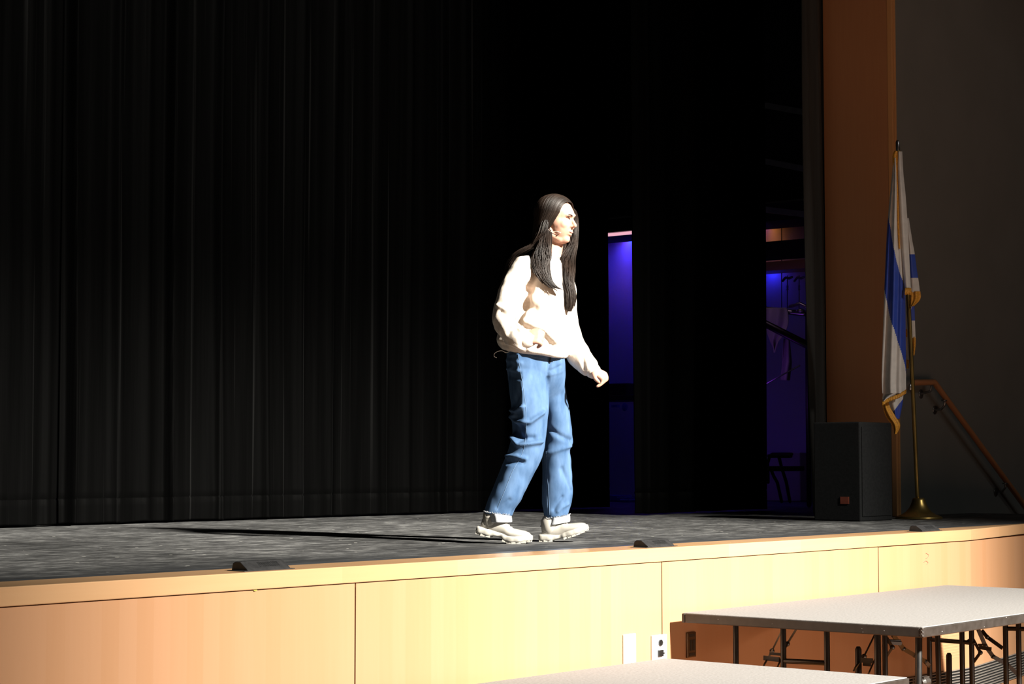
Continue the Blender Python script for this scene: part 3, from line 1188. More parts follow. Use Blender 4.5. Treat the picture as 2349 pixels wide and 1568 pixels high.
def col_left(u_, y, xl, xr):
    x = xl + (xr - xl) * u_
    r = lin(y, [(480, 2036), (500, 2039), (545, 2046), (600, 2056), (640, 2069), (655, 2075), (680, 2090)])
    l = lin(y, [(480, 2036), (660, 2029), (680, 2032), (735, 2044), (800, 2065), (840, 2076), (880, 2080)])
    if y < 490:
        return 0
    return 1 if (x < r and (x > l or y < 655)) else 0


cloth('left_fold', [(362, 2050, 2056, 0), (400, 2047, 2060, 0), (450, 2042, 2064, 0), (520, 2036, 2068, 0), (600, 2032, 2073, .0), (670, 2029, 2076, 0), (760, 2026, 2077, 0), (850, 2023, 2078, 0), (880, 2023, 2078, 0), (902, 2024, 2079, 0)],
      FM, col_left, fl, d0=-0.035, bulge=.05, waves=2.5)


def slant_rows(xl, xr, yl, yr, h, d=0):
    return xl, xr, yl, yr, h


def fringe(pts_top, h_px, d, name='fringe'):
    """a strip of hanging threads following a line of pixels"""
    q = catmull([(a, b_, 0) for a, b_ in pts_top], 14)
    V = []
    for (x, y, _) in q:
        for k in range(3):
            V.append(at(x, y + h_px * k / 2 + (1.2 * math.sin(x * 2.1) if k == 2 else 0), FD + d - .004 * k + .002 * math.sin(x * 3)))
    Fc = []
    for i in range(len(q) - 1):
        for k in range(2):
            a = i * 3 + k
            Fc.append((a, a + 3, a + 4, a + 1))
    o = mesh_obj(name, V, Fc, M['fringe'], fl)
    md = o.modifiers.new('thick', 'SOLIDIFY')
    md.thickness = 0.005
    return o


# bottom of the left fold: its hem slants up to the right
cloth('left_hem', [(900, 2024, 2079, 0), (903, 2025, 2074, 0), (908, 2025, 2060, 0), (914, 2025, 2042, 0), (920, 2025, 2029, 0)], FM, lambda *a: 0, fl, d0=-0.035, bulge=.04)
fringe([(2024, 921), (2040, 912), (2060, 904), (2079, 893)], 9, -.075)
cloth('lower_tail', [(905, 2030, 2072, 0), (925, 2034, 2070, 0), (945, 2044, 2066, 0), (960, 2050, 2063, 0)], FM,
      lambda u_, y, xl, xr: 1 if (xl + (xr - xl) * u_) > 2078 - (y - 905) * .75 else 0, fl, d0=0.01, bulge=.02)
cloth('fringe_tail', [(918, 2024, 2036, 0), (935, 2025, 2042, 0), (955, 2032, 2054, 0), (972, 2044, 2064, 0), (985, 2050, 2062, 0), (995, 2051, 2056, 0)], FM,
      lambda *a: 2, fl, d0=-0.01, bulge=.02)
cloth('fringe_edge', [(346, 2052, 2066, 0), (356, 2048, 2066, 0), (372, 2048, 2062, 0), (400, 2051, 2060, 0), (450, 2056, 2061, 0), (520, 2059, 2063, 0), (570, 2062, 2065, 0)], FM,
      lambda *a: 2, fl, d0=-0.065, bulge=.01)
cloth('centre_fold', [(347, 2058, 2069, 0), (400, 2059, 2072, 0), (450, 2061, 2077, 0), (520, 2064, 2082, 0), (600, 2070, 2086, 0), (640, 2074, 2088, 0), (661, 2076, 2089, 0)], FM,
      lambda *a: 0, fl, d0=-0.06, bulge=.025, waves=1.0)
fringe([(2075, 661), (2082, 660), (2090, 661)], 15, -.085)
cloth('right_fold', [(500, 2078, 2084, 0), (550, 2082, 2092, 0), (583, 2084, 2098, 0), (620, 2085, 2103, 0), (645, 2087, 2107, 0), (670, 2088, 2110, 0)], FM,
      lambda u_, y, xl, xr: 1 if 583 < y < 637 else 0, fl, d0=-.01, bulge=.02, waves=1)
cloth('right_fringe', [(668, 2089, 2111, 0), (680, 2089, 2112, 0), (690, 2089, 2108, 0), (702, 2089, 2095, 0)], FM, lambda *a: 2, fl, d0=-.015, bulge=.02)
cloth('lower_right_fold', [(696, 2090, 2097, 0), (720, 2077, 2098, 0), (750, 2077, 2099, 0), (775, 2078, 2100, 0)], FM,
      lambda u_, y, xl, xr: 1 if (y < 735 and u_ > .5) else 0, fl, d0=.03, bulge=.01, waves=1)
cloth('lower_right_fringe', [(772, 2093, 2100, 0), (790, 2094, 2100, 0), (815, 2094, 2097, 0)], FM, lambda *a: 2, fl, d0=.03, bulge=.008)
cloth('inner_fringe', [(755, 2077, 2083, 0), (780, 2077, 2084, 0), (812, 2080, 2085, 0), (845, 2080, 2084, 0)], FM,
      lambda u_, y, xl, xr: 2 if (y < 772 or y > 825) else 0, fl, d0=.03, bulge=.008)

# handrail on the wall
hy = WALL_Y - 0.09
ra, rb, rc = at_y(2096, 877, hy), at_y(2143, 876, hy), at_y(2349, 1158, hy)
rd = rc + (rc - rb) * 0.6
t = thing('handrail', (rb.x, WALL_Y - .01, 0), 'brown wooden stair handrail descending along the grey side wall', 'handrail')
q = [ra, rb - (rb - ra).normalized() * .03, rb, rb + (rc - rb).normalized() * .03, rc, rd]
g = Geo()
g.tube([tuple(x) for x in q], 0.021, 16)
g.obj('rail', M['wood_trim'], t, smooth=True)
for (px, py) in ((2168, 930), (2307, 1110)):
    c = at_y(px, py, hy)
    f = (c.x - rb.x) / (rc.x - rb.x)
    rp = rb + (rc - rb) * f
    g = Geo()
    wp = Vector((rp.x - .0, WALL_Y - .012, rp.z - .09))
    g.tube([tuple(rp + Vector((0, 0, -.02))), (rp.x, hy + .005, rp.z - .06), (rp.x, hy + .03, rp.z - .085), tuple(wp)], 0.008, 10)
    g.add(*ellipsoid(wp, (.032, .008, .032)))
    g.box((rp.x - .03, hy - .012, rp.z - .03), (rp.x + .03, hy + .012, rp.z - .02))
    g.obj('bracket', M['steel'], t, smooth=True)
c = ra + Vector((.25, 0, 0))
g = Geo()
wp = Vector((c.x, WALL_Y - .012, c.z - .07))
g.tube([tuple(c + Vector((0, 0, -.02))), (c.x, hy + .005, c.z - .05), tuple(wp)], 0.008, 10)
g.add(*ellipsoid(wp, (.032, .008, .032)))
g.obj('bracket', M['steel'], t, smooth=True)

# ================================================================== BACKSTAGE
BX = 15.95
# gallery beam: near the wall, masks the wall between two heights
g = Geo()
za, zb_ = at_x(1800, 554, 15.4).z, at_x(1800, 592, 15.4).z
g.box((15.30, 2.2, zb_), (15.5, 5.4, za))
tag(g.obj('gallery_beam', M['black_wall'], loc=(15.4, 4, zb_)), 'black horizontal beam crossing the purple backstage opening', 'beam')
g = Geo()
zc, zd = at_x(1800, 602, 15.7).z, at_x(1800, 622, 15.7).z
g.box((15.55, 2.2, zd), (15.85, 5.4, zc))
tag(g.obj('wooden_ledge', M['wood_trim_light'], loc=(15.7, 4, zd)), 'dim orange wooden ledge under the black backstage beam', 'ledge')
# soffit above both openings
g = Geo()
g.box((15.2, 1.95, at_x(1800, 523, 15.75).z), (15.74, 11.4, at_x(1800, 523, 15.75).z + .12))
g.box((15.2, 1.95, at_x(1800, 523, 15.75).z + .121), (15.99, 11.4, at_x(1800, 523, 15.75).z + .16))
tag(g.obj('lighting_soffit', M['black_wall'], loc=(15.6, 6, 2.8)), 'black soffit along the backstage side wall above the coloured light', 'soffit')
# luminous strip seen in the narrow slit
sm, snt, sb_ = new_mat('lit_diffuser', (1, .8, .8), 0.5)
sb_.inputs['Emission Color'].default_value = (1.0, 0.50, 0.62, 1)
sb_.inputs['Emission Strength'].default_value = 0.9
p0 = at_x(1427, 536.5, 15.1)
g = Geo()
g.box((15.05, p0.y - .35, p0.z - .010), (15.11, p0.y + .35, p0.z + .012))
t = thing('strip_lamp', (15.1, p0.y, p0.z), 'thin glowing pink strip lamp at the top of the blue slit', 'lamp')
g.obj('diffuser', sm, t)
g = Geo()
g.box((15.0, p0.y - .37, p0.z + .0125), (15.16, p0.y + .37, p0.z + .045))
g.obj('lamp_housing', M['black_plastic'], t)

pL = at_x(1427, 560, 15.6)
pR = at_x(1790, 640, 15.6)
# coloured work lamps under the soffit, washing down the wall
COVE = at_x(1800, 523, 15.75).z
for (nm, px, z, off, en, colr, ln, dz) in (
        ('blue_wash_lamp', 1427, COVE + .04, .13, 9.0, (0.004, 0.025, 1.0), 1.2, -1.0),
        ('violet_wash_lamp', 1427, COVE + .03, .10, .22, (0.60, 0.01, 1.0), 1.2, -.10),
        ('amber_wash_lamp', 1427, COVE + .03, .06, .10, (1.0, 0.42, 0.03), 1.2, -.03),
        ('blue_wash_lamp', 1756, at_x(1756, 619, 15.87).z, .12, .9, (0.012, 0.02, 1.0), .3, -.6),
        ('violet_wash_lamp', 1745, COVE + .0, .12, .02, (0.50, 0.05, 1.0), .25, -.2),
        ('amber_wash_lamp', 1762, COVE + .03, .08, .15, (1.0, 0.32, 0.02), .5, -.03)):
    c = at_x(px, 560, 15.99 - off)
    lamp(nm, 'AREA', (c.x, c.y, z), en, colr, .04, (15.99, c.y, z + dz), size_y=ln)
lamp('violet_floor_lamp', 'AREA', (14.6, 5.6, 2.3), 1.2, (0.25, 0.04, 1.0), 0.4, (13.6, 4.6, 0.0))

# hanging conduits with clamps
for k, (px, lab) in enumerate(((1793, 'thin dark conduit on the wall, left of the hanging clamps'), (1806, 'left hanging black clamp and cord in the purple opening'), (1833, 'right hanging black clamp and cord in the purple opening'))):
    X = BX - .15
    a, b_ = at_x(px, 632 if k else 520, X), at_x(px, 706, X)
    t = thing('hanging_cable', a, lab, 'cable')
    g = Geo()
    g.tube([tuple(a), tuple(b_)], 0.004, 6)
    g.obj('wire', M['black_plastic'], t)
    if k:
        g = Geo()
        c = at_x(px, 641, X - .03)
        g.tube([tuple(c + Vector((0, .05, -.01))), tuple(c + Vector((0, .02, .02))), tuple(c + Vector((0, -.02, .01))), tuple(c + Vector((0, -.05, .02)))], .012, 8)
        for j in range(3):
            g.add(*ellipsoid(at_x(px, 656 + j * 4, X - .03), (.012, .012, .008), nu=10, nv=6))
        g.obj('clamp', M['steel'], t, smooth=True)

# costume rail with draped cloth
RX = 13.6
a, b_ = at_x(1745, 708, RX), at_x(1846, 719, RX)
t = thing('clothes_rail', (RX, (a.y + b_.y) / 2, 0), 'metal rail backstage behind the pale hanging cloth', 'rail')
g = Geo()
g.tube([tuple(a), tuple(b_)], 0.022, 12)
g.obj('rail_tube', M['steel'], t, smooth=True)
for px in (1735, 1852):
    c = at_x(px, 714, RX)
    g = Geo()
    g.tube([tuple(c), (c.x, c.y, 0.02)], 0.02, 10)
    g.obj('upright', M['black_metal'], t, smooth=True)
c = at_x(1836, 713, RX - .05)
g = Geo()
g.add(*ellipsoid(c, (.022, .04, .02)))
g.tube([tuple(c + Vector((0, .1, .04))), tuple(c + Vector((0, 0, .06))), tuple(c + Vector((0, -.08, .02)))], .014, 8)
g.obj('end_clamp', M['steel'], t, smooth=True)
g = Geo()
outl = [(1759, 705), (1803, 710), (1808, 714), (1808, 750), (1811, 778), (1812, 790), (1801, 788), (1797, 776), (1784, 775), (1776, 807), (1766, 782), (1760, 765), (1757, 740)]
R = []
n = 14
poly_l = [(705, 1755), (714, 1755), (740, 1756), (765, 1760), (782, 1766), (800, 1774), (808, 1776)]
poly_r = [(705, 1803), (714, 1807), (740, 1808), (765, 1800), (782, 1785), (800, 1778), (808, 1776.5)]
V = []
rows = np.linspace(705, 808, 26)
for y in rows:
    xl, xr = lin(y, poly_l), lin(y, poly_r)
    for k in range(n + 1):
        u_ = k / n
        V.append(at_x(xl + (xr - xl) * u_, y, RX - .055 - .02 * math.sin(u_ * 9 + y * .03)))
Fc = [(q * (n + 1) + k, q * (n + 1) + k + 1, (q + 1) * (n + 1) + k + 1, (q + 1) * (n + 1) + k) for q in range(25) for k in range(n)]
c = at_x(1780, 705, RX - .03)
o = mesh_obj('draped_cloth', V, Fc, M['banner_cloth'], None, loc=c)
md = o.modifiers.new('thick', 'SOLIDIFY')
md.thickness = 0.006
tag(o, 'pale cloth with a pointed lower corner hanging from the backstage rail', 'cloth')
# purple garment hanging under it
V = []
rows = np.linspace(776, 872, 20)
for y in rows:
    xl, xr = lin(y, [(776, 1796), (872, 1792)]), lin(y, [(776, 1810), (830, 1815), (872, 1811)])
    for k in range(n + 1):
        u_ = k / n
        V.append(at_x(xl + (xr - xl) * u_, y, RX + .05 - .03 * math.sin(u_ * 6 + y * .02)))
Fc = [(q * (n + 1) + k, q * (n + 1) + k + 1, (q + 1) * (n + 1) + k + 1, (q + 1) * (n + 1) + k) for q in range(19) for k in range(n)]
o = mesh_obj('hanging_garment', V, Fc, M['banner_cloth'], None, loc=at_x(1803, 776, RX + .05))
md = o.modifiers.new('thick', 'SOLIDIFY')
md.thickness = 0.006
tag(o, 'long dim purple garment hanging below the pale cloth backstage', 'garment')
lamp('cloth_fill', 'AREA', (12.95, 3.55, 2.3), 0.5, (0.75, 0.45, 0.70), 0.25, tuple(at_x(1785, 740, RX)))  # unseen fill added behind the leg curtain to brighten the hanging cloth
lamp('cloth_fill_violet', 'AREA', (12.95, 3.55, 0.9), 0.5, (0.35, 0.05, 1.0), 0.3, tuple(at_x(1795, 790, RX)))  # second unseen fill, added to tint the garment violet

# stair handrails crossing the opening
SX = 13.1
for (pa, pb, r, nm, lab) in (((1735, 732), (1860, 795), .030, 'stair_rail', 'thick black rail slanting across the pale backstage cloth'),
                             ((1757, 880), (1834, 838), .006, 'safety_cable', 'thin bright cable slanting upward in the backstage opening')):
    a, b_ = at_x(*pa, SX), at_x(*pb, SX)
    g = Geo()
    g.tube([tuple(a), tuple(b_)], r, 10)
    o = g.obj(nm, M['black_metal'] if r > .01 else M['steel'], loc=a, smooth=True)
    tag(o, lab, 'rail' if r > .01 else 'cable')

# stacking chair in the dark
CXx = 13.3
t = thing('folding_chair', tuple(Vector((CXx, at_x(1790, 1100, CXx).y, 0))), 'dark folding chair silhouetted low in the purple backstage opening', 'chair')
def ct(name, pts, r=.013):
    g = Geo()
    g.tube([tuple(at_x(a, b_, CXx + k_)) for a, b_, k_ in pts], r, 8)
    g.obj(name, M['black_metal'], t, smooth=True)
ct('back_frame', [(1762, 1106, 0), (1761, 1062, 0), (1766, 1044, 0), (1772, 1040, 0), (1816, 1041, 0)])
ct('leg', [(1768, 1075, 0), (1775, 1092, 0), (1783, 1106, 0), (1793, 1150, .1)])
ct('leg', [(1786, 1045, 0), (1794, 1075, 0), (1804, 1106, 0), (1812, 1150, .1)])
g = Geo()
a, b_ = at_x(1762, 1074, CXx), at_x(1816, 1074, CXx)
g.box((CXx - .2, min(a.y, b_.y), a.z - .02), (CXx + .2, max(a.y, b_.y), a.z + .02))
g.obj('seat', M['black_metal'], t, bevel=.01)
g = Geo()
g.box((CXx - .02, min(a.y, b_.y), at_x(1790, 1041, CXx).z - .03), (CXx + .02, max(a.y, b_.y), at_x(1790, 1041, CXx).z))
g.obj('backrest', M['black_metal'], t, bevel=.01)

# pale floor mat that catches the violet light behind the chair
a = at_x(1790, 1090, 15.9)
g = Geo()
g.box((15.6, a.y - .4, .0), (15.95, a.y + .6, .45))
tag(g.obj('storage_crate', M['banner_cloth'], loc=(15.8, a.y, 0), bevel=.01), 'pale crate lit violet behind the dark folding chair', 'crate')
lamp('crate_fill', 'AREA', (15.0, a.y + .1, 0.75), 0.12, (0.20, 0.04, 1.0), 0.2, (15.7, a.y + .1, 0.2))  # unseen fill added to tint the crate violet

# equipment trolley in the narrow slit
c = at_x(1427, 1000, 15.2)
t = thing('equipment_rack', (15.3, c.y, 0), 'dark equipment rack at the foot of the blue slit', 'rack')
g = Geo()
g.box((15.1, c.y - .38, 0.95), (15.6, c.y + .38, at_x(1427, 905, 15.1).z))
g.box((15.12, c.y - .12, at_x(1427, 905, 15.1).z), (15.4, c.y + .16, at_x(1427, 878, 15.1).z))
g.obj('rack_body', M['black_plastic'], t, bevel=.01)
g = Geo()
a = at_x(1412, 931, 15.08)
g.box((15.06, a.y - .035, a.z - .012), (15.1, a.y + .035, a.z + .012))
g.obj('panel_light', M['blue_gear'], t)
a = at_x(1433, 933, 15.08)
g = Geo()
g.add(*ellipsoid((15.08, a.y, a.z), (.02, .03, .04)))
g.obj('panel_knob', M['blue_gear'], t)
for k, (px, py, s_, lab) in enumerate(((1421, 1134, .07, 'glossy blue case on the floor in the slit, left'), (1441, 1138, .06, 'glossy blue case on the floor in the slit, right'), (1446, 1148, .05, 'small bright blue box at the right foot of the blue slit'))):
    a = at_x(px, py, 14.6 - k * .1)
    g = Geo()
    g.box((a.x - .1, a.y - s_, 0.0), (a.x + .1, a.y + s_, max(a.z, .03)))
    tag(g.obj('equipment_case', M['blue_gear'], loc=(a.x, a.y, 0), bevel=.01), lab, 'case')
a = at_x(1432, 1150, 14.4)
lamp('case_lamp', 'AREA', (13.9, a.y - .2, 1.3), 0.5, (0.05, 0.07, 1.0), 0.2, (14.5, a.y, 0))

# roof trusses, faint violet
for k, (ya, yb, lab) in enumerate(((238, 262, 'topmost faint violet truss bar above the backstage opening'), (366, 392, 'middle faint violet truss bar above the backstage opening'), (478, 494, 'lowest faint violet truss bar above the backstage opening'))):
    a, b_ = at_x(1735, ya, 14.4), at_x(1870, yb, 14.4)
    g = Geo()
    g.bar(a, b_, .03, .05)
    tag(g.obj('truss_bar', M['steel'], loc=a), lab, 'truss')
lamp('truss_fill', 'AREA', (13.6, 4.9, 2.2), 0.12, (0.25, 0.06, 1.0), 0.2, tuple(at_x(1800, 420, 14.4)))  # unseen fill added below the bars to give them a violet tint

#PERSON#
# ================================================================== THE WOMAN
base = at_z(1205, 1243, 0.0)
woman = thing('person', (base.x, base.y, 0.0), 'person with long dark hair, cream sweater and blue jeans walking on the stage', 'person')

# head frame: x forward, y to her left, z up
hc = P(1276, 506, 0.0)
hf = (RT * 0.86 - FW * 0.52).normalized()
hf = (hf + Vector((0, 0, -0.10))).normalized()
hl_ = Vector((0, 0, 1)).cross(hf).normalized()
hu = hf.cross(hl_).normalized()


def H(x, y, z):
    return hc + (hf * x + hl_ * y + hu * z) * 0.95


HA = (hf, hl_, hu)
bg = Geo()
E_ = lambda c, r, nu=28, nv=20: bg.add(*ellipsoid(H(*c), r, HA, nu, nv))
E_((-0.012, 0, 0.032), (0.092, 0.073, 0.078))           # skull
E_((0.030, 0, -0.020), (0.058, 0.060, 0.082))           # face
E_((0.036, 0, 0.030), (0.052, 0.056, 0.048))            # forehead
E_((0.050, 0, -0.084), (0.030, 0.030, 0.026))           # chin
E_((0.066, 0, -0.090), (0.017, 0.016, 0.016))
for s in (-1, 1):
    bg.tube([H(-0.015, s * .058, -0.035), H(0.005, s * .050, -0.070), H(0.045, s * .020, -0.092)], [.018, .018, .018], 14)   # jaw line
    E_((0.058, s * 0.036, -0.020), (0.024, 0.022, 0.022))   # cheek
    E_((-0.010, s * 0.074, -0.010), (0.018, 0.006, 0.030))  # ear
    E_((0.0905, s * 0.0105, -0.0245), (0.011, 0.007, 0.007))  # nostril wing
for s in (-1, 1):
    E_((0.036, s * 0.036, -0.042), (0.032, 0.022, 0.032))
    E_((0.046, s * 0.034, -0.034), (0.026, 0.024, 0.032))
    E_((0.026, s * 0.040, -0.010), (0.036, 0.026, 0.040))
    E_((0.040, s * 0.036, -0.022), (0.032, 0.026, 0.036))
bg.tube([H(0.078, -.036, .024), H(0.087, -.02, .030), H(.089, 0, .027), H(0.087, .02, .030), H(0.078, .036, .024)], [.007, .009, .009, .009, .007], 12)   # brow
bg.tube([H(0.084, 0, 0.022), H(0.091, 0, 0.006), H(0.101, 0, -0.010), H(0.108, 0, -0.021)], [.0065, .0070, .0085, .0100], 14)   # nose
bg.tube([H(0.078, -.020, -.052), H(0.0885, -.008, -.049), H(0.090, 0, -.0500), H(0.0885, .008, -.049), H(0.078, .020, -.052)], [.005, .0065, .006, .0065, .005], 10)
bg.tube([H(0.077, -.018, -.060), H(0.087, 0, -.0640), H(0.077, .018, -.060)], [.005, .0075, .005], 10)
# neck and trunk (kept inside the clothes)
bg.tube([P(1272, 528, .015), P(1268, 560, .02), P(1264, 585, .02), P(1256, 612, .02)], [.050, .048, .052, .062], 20)
V, Fc = slices(interp_rows([(596, 1222, 1284, .02, .07), (615, 1200, 1296, .015, .09), (660, 1196, 1296, .01, .10), (720, 1186, 1290, .0, .10), (780, 1190, 1272, .02, .075), (830, 1196, 1268, .03, .07), (870, 1205, 1262, .03, .06)], 3), 32)
bg.add(V, Fc)
RS, RE, RW = P(1202, 612, -.10), P(1157, 732, -.205), P(1210, 775, -.287)
LS, LE, LW = P(1286, 618, .12), P(1306, 768, .10), P(1360, 850, -.02)
bg.tube([RS, RS.lerp(RE, .5), RE], [.042, .036, .032], 14)
bg.tube([RE, RE.lerp(RW, .5), RW], [.032, .028, .022], 14)
bg.tube([LS, LS.lerp(LE, .5), LE], [.042, .036, .031], 14)
bg.tube([LE, LE.lerp(LW, .5), LW], [.031, .028, .021], 14)
bg.tube([P(1212, 870, -.05), P(1214, 1015, -.07), P(1144, 1180, -.09)], [.062, .045, .034], 16)
bg.tube([P(1264, 870, .075), P(1280, 1012, .10), P(1277, 1195, .11)], [.052, .042, .034], 16)


def finger(pts, r0, r1):
    n = len(pts)
    bg.tube([tuple(p) for p in catmull([tuple(x) for x in pts], 3)], list(np.linspace(r0, r1, (n - 1) * 3 + 1)), 10)


# left hand (far arm), relaxed, fingers curling back under the palm
palm = [P(1361, 851, -.02), P(1372, 858, -.025), P(1384, 863, -.03)]
for k in range(4):
    off = (k - 1.5) * 0.0185
    dn = Vector((0, 0, -1)) * 0
    side = (FW * -0.92 + RT * -0.12 + Vector((0, 0, -0.30))).normalized() * off
    a = P(1366, 852, -.03) + side * .7
    kn_ = P(1388 - 1.5 * k, 861 + 1.5 * k, -.03) + side
    m1 = P(1391 - 3.5 * k, 873 + 1.2 * k, -.03) + side
    m2 = P(1382 - 3.5 * k, 880 + .6 * k, -.03) + side
    bg.tube([a, a.lerp(kn_, .5), kn_], [.014, .014, .0105], 10)
    finger([kn_, m1, m2], .0098 - .0005 * k, .0075)
th0 = P(1362, 856, -.06)
finger([th0, P(1366, 868, -.085), P(1374, 876, -.075)], .012, .008)
# right hand (near arm), loosely closed, thumb towards the stomach
for k in range(4):
    side = (Vector((0, 0, -1)) * .80 - FW * .35 - RT * .1).normalized() * ((k - 1.5) * .018)
    a = P(1210, 774, -.290) + side * .7
    kn_ = P(1236, 771, -.300) + side
    m1 = P(1246 - k, 777, -.285) + side
    m2 = P(1238 - k, 784, -.268) + side
    bg.tube([a, a.lerp(kn_, .5), kn_], [.014, .0145, .0110], 10)
    finger([kn_, m1, m2], .0100, .0078)
finger([P(1214, 764, -.280), P(1228, 757, -.275), P(1240, 760, -.270)], .012, .0085)

V, Fc, N = voxel(bg, 0.0036, 5, 0.5)
# eye sockets pressed in
for s in (-1, 1):
    c = np.array(H(0.086, s * 0.030, 0.008))
    d = np.linalg.norm(V - c, axis=1)
    V = V - N * (0.0055 * np.exp(-(d / 0.012) ** 2))[:, None]
body = mesh_obj('body', V, Fc, M['skin'], woman)
body['label'] = 'fair skin face, neck and hands'
BB = BVHTree.FromPolygons([Vector(x) for x in V], Fc)


def on_surface(bvh, p, lift=0.0005):
    q, nn, i, d = bvh.find_nearest(p)
    dn = (CAM - q).normalized()
    if nn.dot(p - q) < 0 and nn.dot(dn) < 0:
        nn = -nn
    return q + nn * lift


def ray_at(bvh, px, py, lift=0.001):
    d = (at(px, py, 5.0) - CAM).normalized()
    q, nn, i, dist = bvh.ray_cast(CAM, d)
    if q is None:
        return None
    if nn.dot(d) > 0:
        nn = -nn
    return q + nn * lift


# eyes, brows, lips
for s in (-1, 1):
    g = Geo()
    q = [on_surface(BB, H(.09, s * (.030 + f * .014), .008 + .0028 * (1 - f * f)), .0004) for f in np.linspace(-1, 1, 7)]
    g.tube([tuple(x) for x in q], [.0009, .0017, .0022, .0024, .0022, .0018, .0010], 8)
    g.obj('eye', M['eye_dark'], woman, smooth=True)
    g = Geo()
    q = [on_surface(BB, H(.095, s * (.012 + f * .034), .025 + .006 * math.sin(f * 2.4)), .0004) for f in np.linspace(0, 1, 8)]
    g.tube([tuple(x) for x in q], [.0018, .0024, .0024, .0022, .002, .0017, .0013, .0008], 8)
    g.obj('eyebrow', M['hair'], woman, smooth=True)
g = Geo()
q = [on_surface(BB, H(.095, f * .019, -.0565 + .004 * abs(f)), .0002) for f in np.linspace(-1, 1, 9)]
g.tube([tuple(x) for x in q], [.001, .002, .0026, .0028, .0026, .0028, .0026, .002, .001], 8)
g.obj('lips', M['lips'], woman, smooth=True)

# ---------------------------------------------------------------- sweater
sg = Geo()
rows = [(583, 1247, 1284, .02, .056, 2), (590, 1236, 1290, .02, .068, 3), (598, 1218, 1296, .015, .085, 4), (612, 1196, 1302, .012, .11, 3), (635, 1184, 1306, .005, .13), (670, 1176, 1309, 0, .142),
        (705, 1168, 1310, -.002, .148), (740, 1156, 1310, -.002, .152), (765, 1145, 1309, -.003, .155, 6), (785, 1138, 1306, -.003, .155, 10), (800, 1142, 1303, -.003, .15, 14, -4), (809, 1150, 1298, -.003, .14, 13, -6)]
sg.add(*slices(interp_rows([r + (0,) * (7 - len(r)) for r in rows], 3), 48))
sleeve_r = [(1206, 607, -.085), (1186, 640, -.135), (1167, 690, -.185), (1158, 733, -.215), (1176, 762, -.25), (1196, 777, -.275), (1208, 779, -.285)]
sleeve_l = [(1284, 612, .11), (1296, 670, .125), (1299, 730, .12), (1308, 775, .10), (1327, 812, .05), (1348, 838, .0), (1360, 850, -.02)]
sg.add(*loft([tuple(x) for x in catmull([tuple(P(*p)) for p in sleeve_r], 4)], list(np.interp(np.arange(25) / 24, [0, .2, .4, .55, .75, .93, 1], [.052, .060, .062, .058, .056, .050, .036])), 24))
sg.add(*loft([tuple(x) for x in catmull([tuple(P(*p)) for p in sleeve_l], 4)], list(np.interp(np.arange(25) / 24, [0, .2, .4, .55, .75, .93, 1], [.052, .058, .058, .056, .056, .046, .032])), 24))
V, Fc, N = voxel(sg, 0.0065, 7, 0.5)
V = fold_noise(V, N, 9.0, 0.010, 3.0, (1, 1, .7))
V = fold_noise(V, N, 24.0, 0.004, 8.0)
Rg = lambda *pts: [tuple(P(*p)) for p in pts]
V = ridges(V, N, [
    (Rg((1228, 615, -.13), (1222, 640, -.14), (1214, 665, -.15)), .016, -.016),
    (Rg((1204, 690, -.15), (1196, 715, -.16), (1188, 740, -.16)), .018, -.020),
    (Rg((1190, 745, -.16), (1230, 760, -.16), (1262, 790, -.13)), .012, -.012),
    (Rg((1200, 735, -.16), (1240, 750, -.16), (1275, 785, -.12)), .014, .008),
    (Rg((1150, 715, -.26), (1172, 735, -.28), (1168, 750, -.28)), .012, -.008),
    (Rg((1196, 700, -.1), (1225, 708, -.1)), .022, -.018),
    (Rg((1212, 655, -.1), (1206, 690, -.1)), .018, -.016),
    (Rg((1244, 762, -.1), (1262, 780, -.1), (1272, 792, -.1)), .010, -.014),
    (Rg((1166, 762, -.2), (1180, 752, -.2), (1198, 762, -.2)), .010, -.010),
    (Rg((1140, 700, -.22), (1165, 712, -.26)), .010, .008),
    (Rg((1184, 750, -.30), (1200, 795, -.30)), .010, -.008),
    (Rg((1310, 770, .04), (1330, 800, .0)), .010, -.008),
    (Rg((1335, 815, .0), (1340, 845, .0)), .010, -.008),
    (Rg((1160, 670, -.22), (1185, 690, -.22)), .010, -.006),
    (Rg((1145, 780, -.1), (1200, 800, -.15), (1290, 816, -.1)), .010, .007),
], Fc)
sw = mesh_obj('sweater', V, Fc, M['sweater'], woman)
SB = BVHTree.FromPolygons([Vector(x) for x in V], Fc)
# rolled collar
g = Geo()
cc = [P(1266 + 19 * math.cos(a), 584 + 2.0 * math.cos(a) - 1.5 * math.sin(a), .02 + .052 * math.sin(a)) for a in np.linspace(0, 2 * PI, 25)[:-1]]
cc = cc + cc[:2]
g.tube([tuple(x) for x in cc], .009, 10)
g.obj('collar', M['sweater'], sw, smooth=True)
# cuffs
for pp, r in (((1202, 778, -.278), (1212, 779, -.288)), .040), (((1355, 846, -.012), (1365, 854, -.024)), .035):
    a, b_ = P(*pp[0]), P(*pp[1])
    g = Geo()
    V, Fc = loft([a, a.lerp(b_, .5), b_], [r, r * 1.04, r * .96], 24)
    g.add(V, Fc)
    g.obj('cuff', M['sweater'], sw, smooth=True)

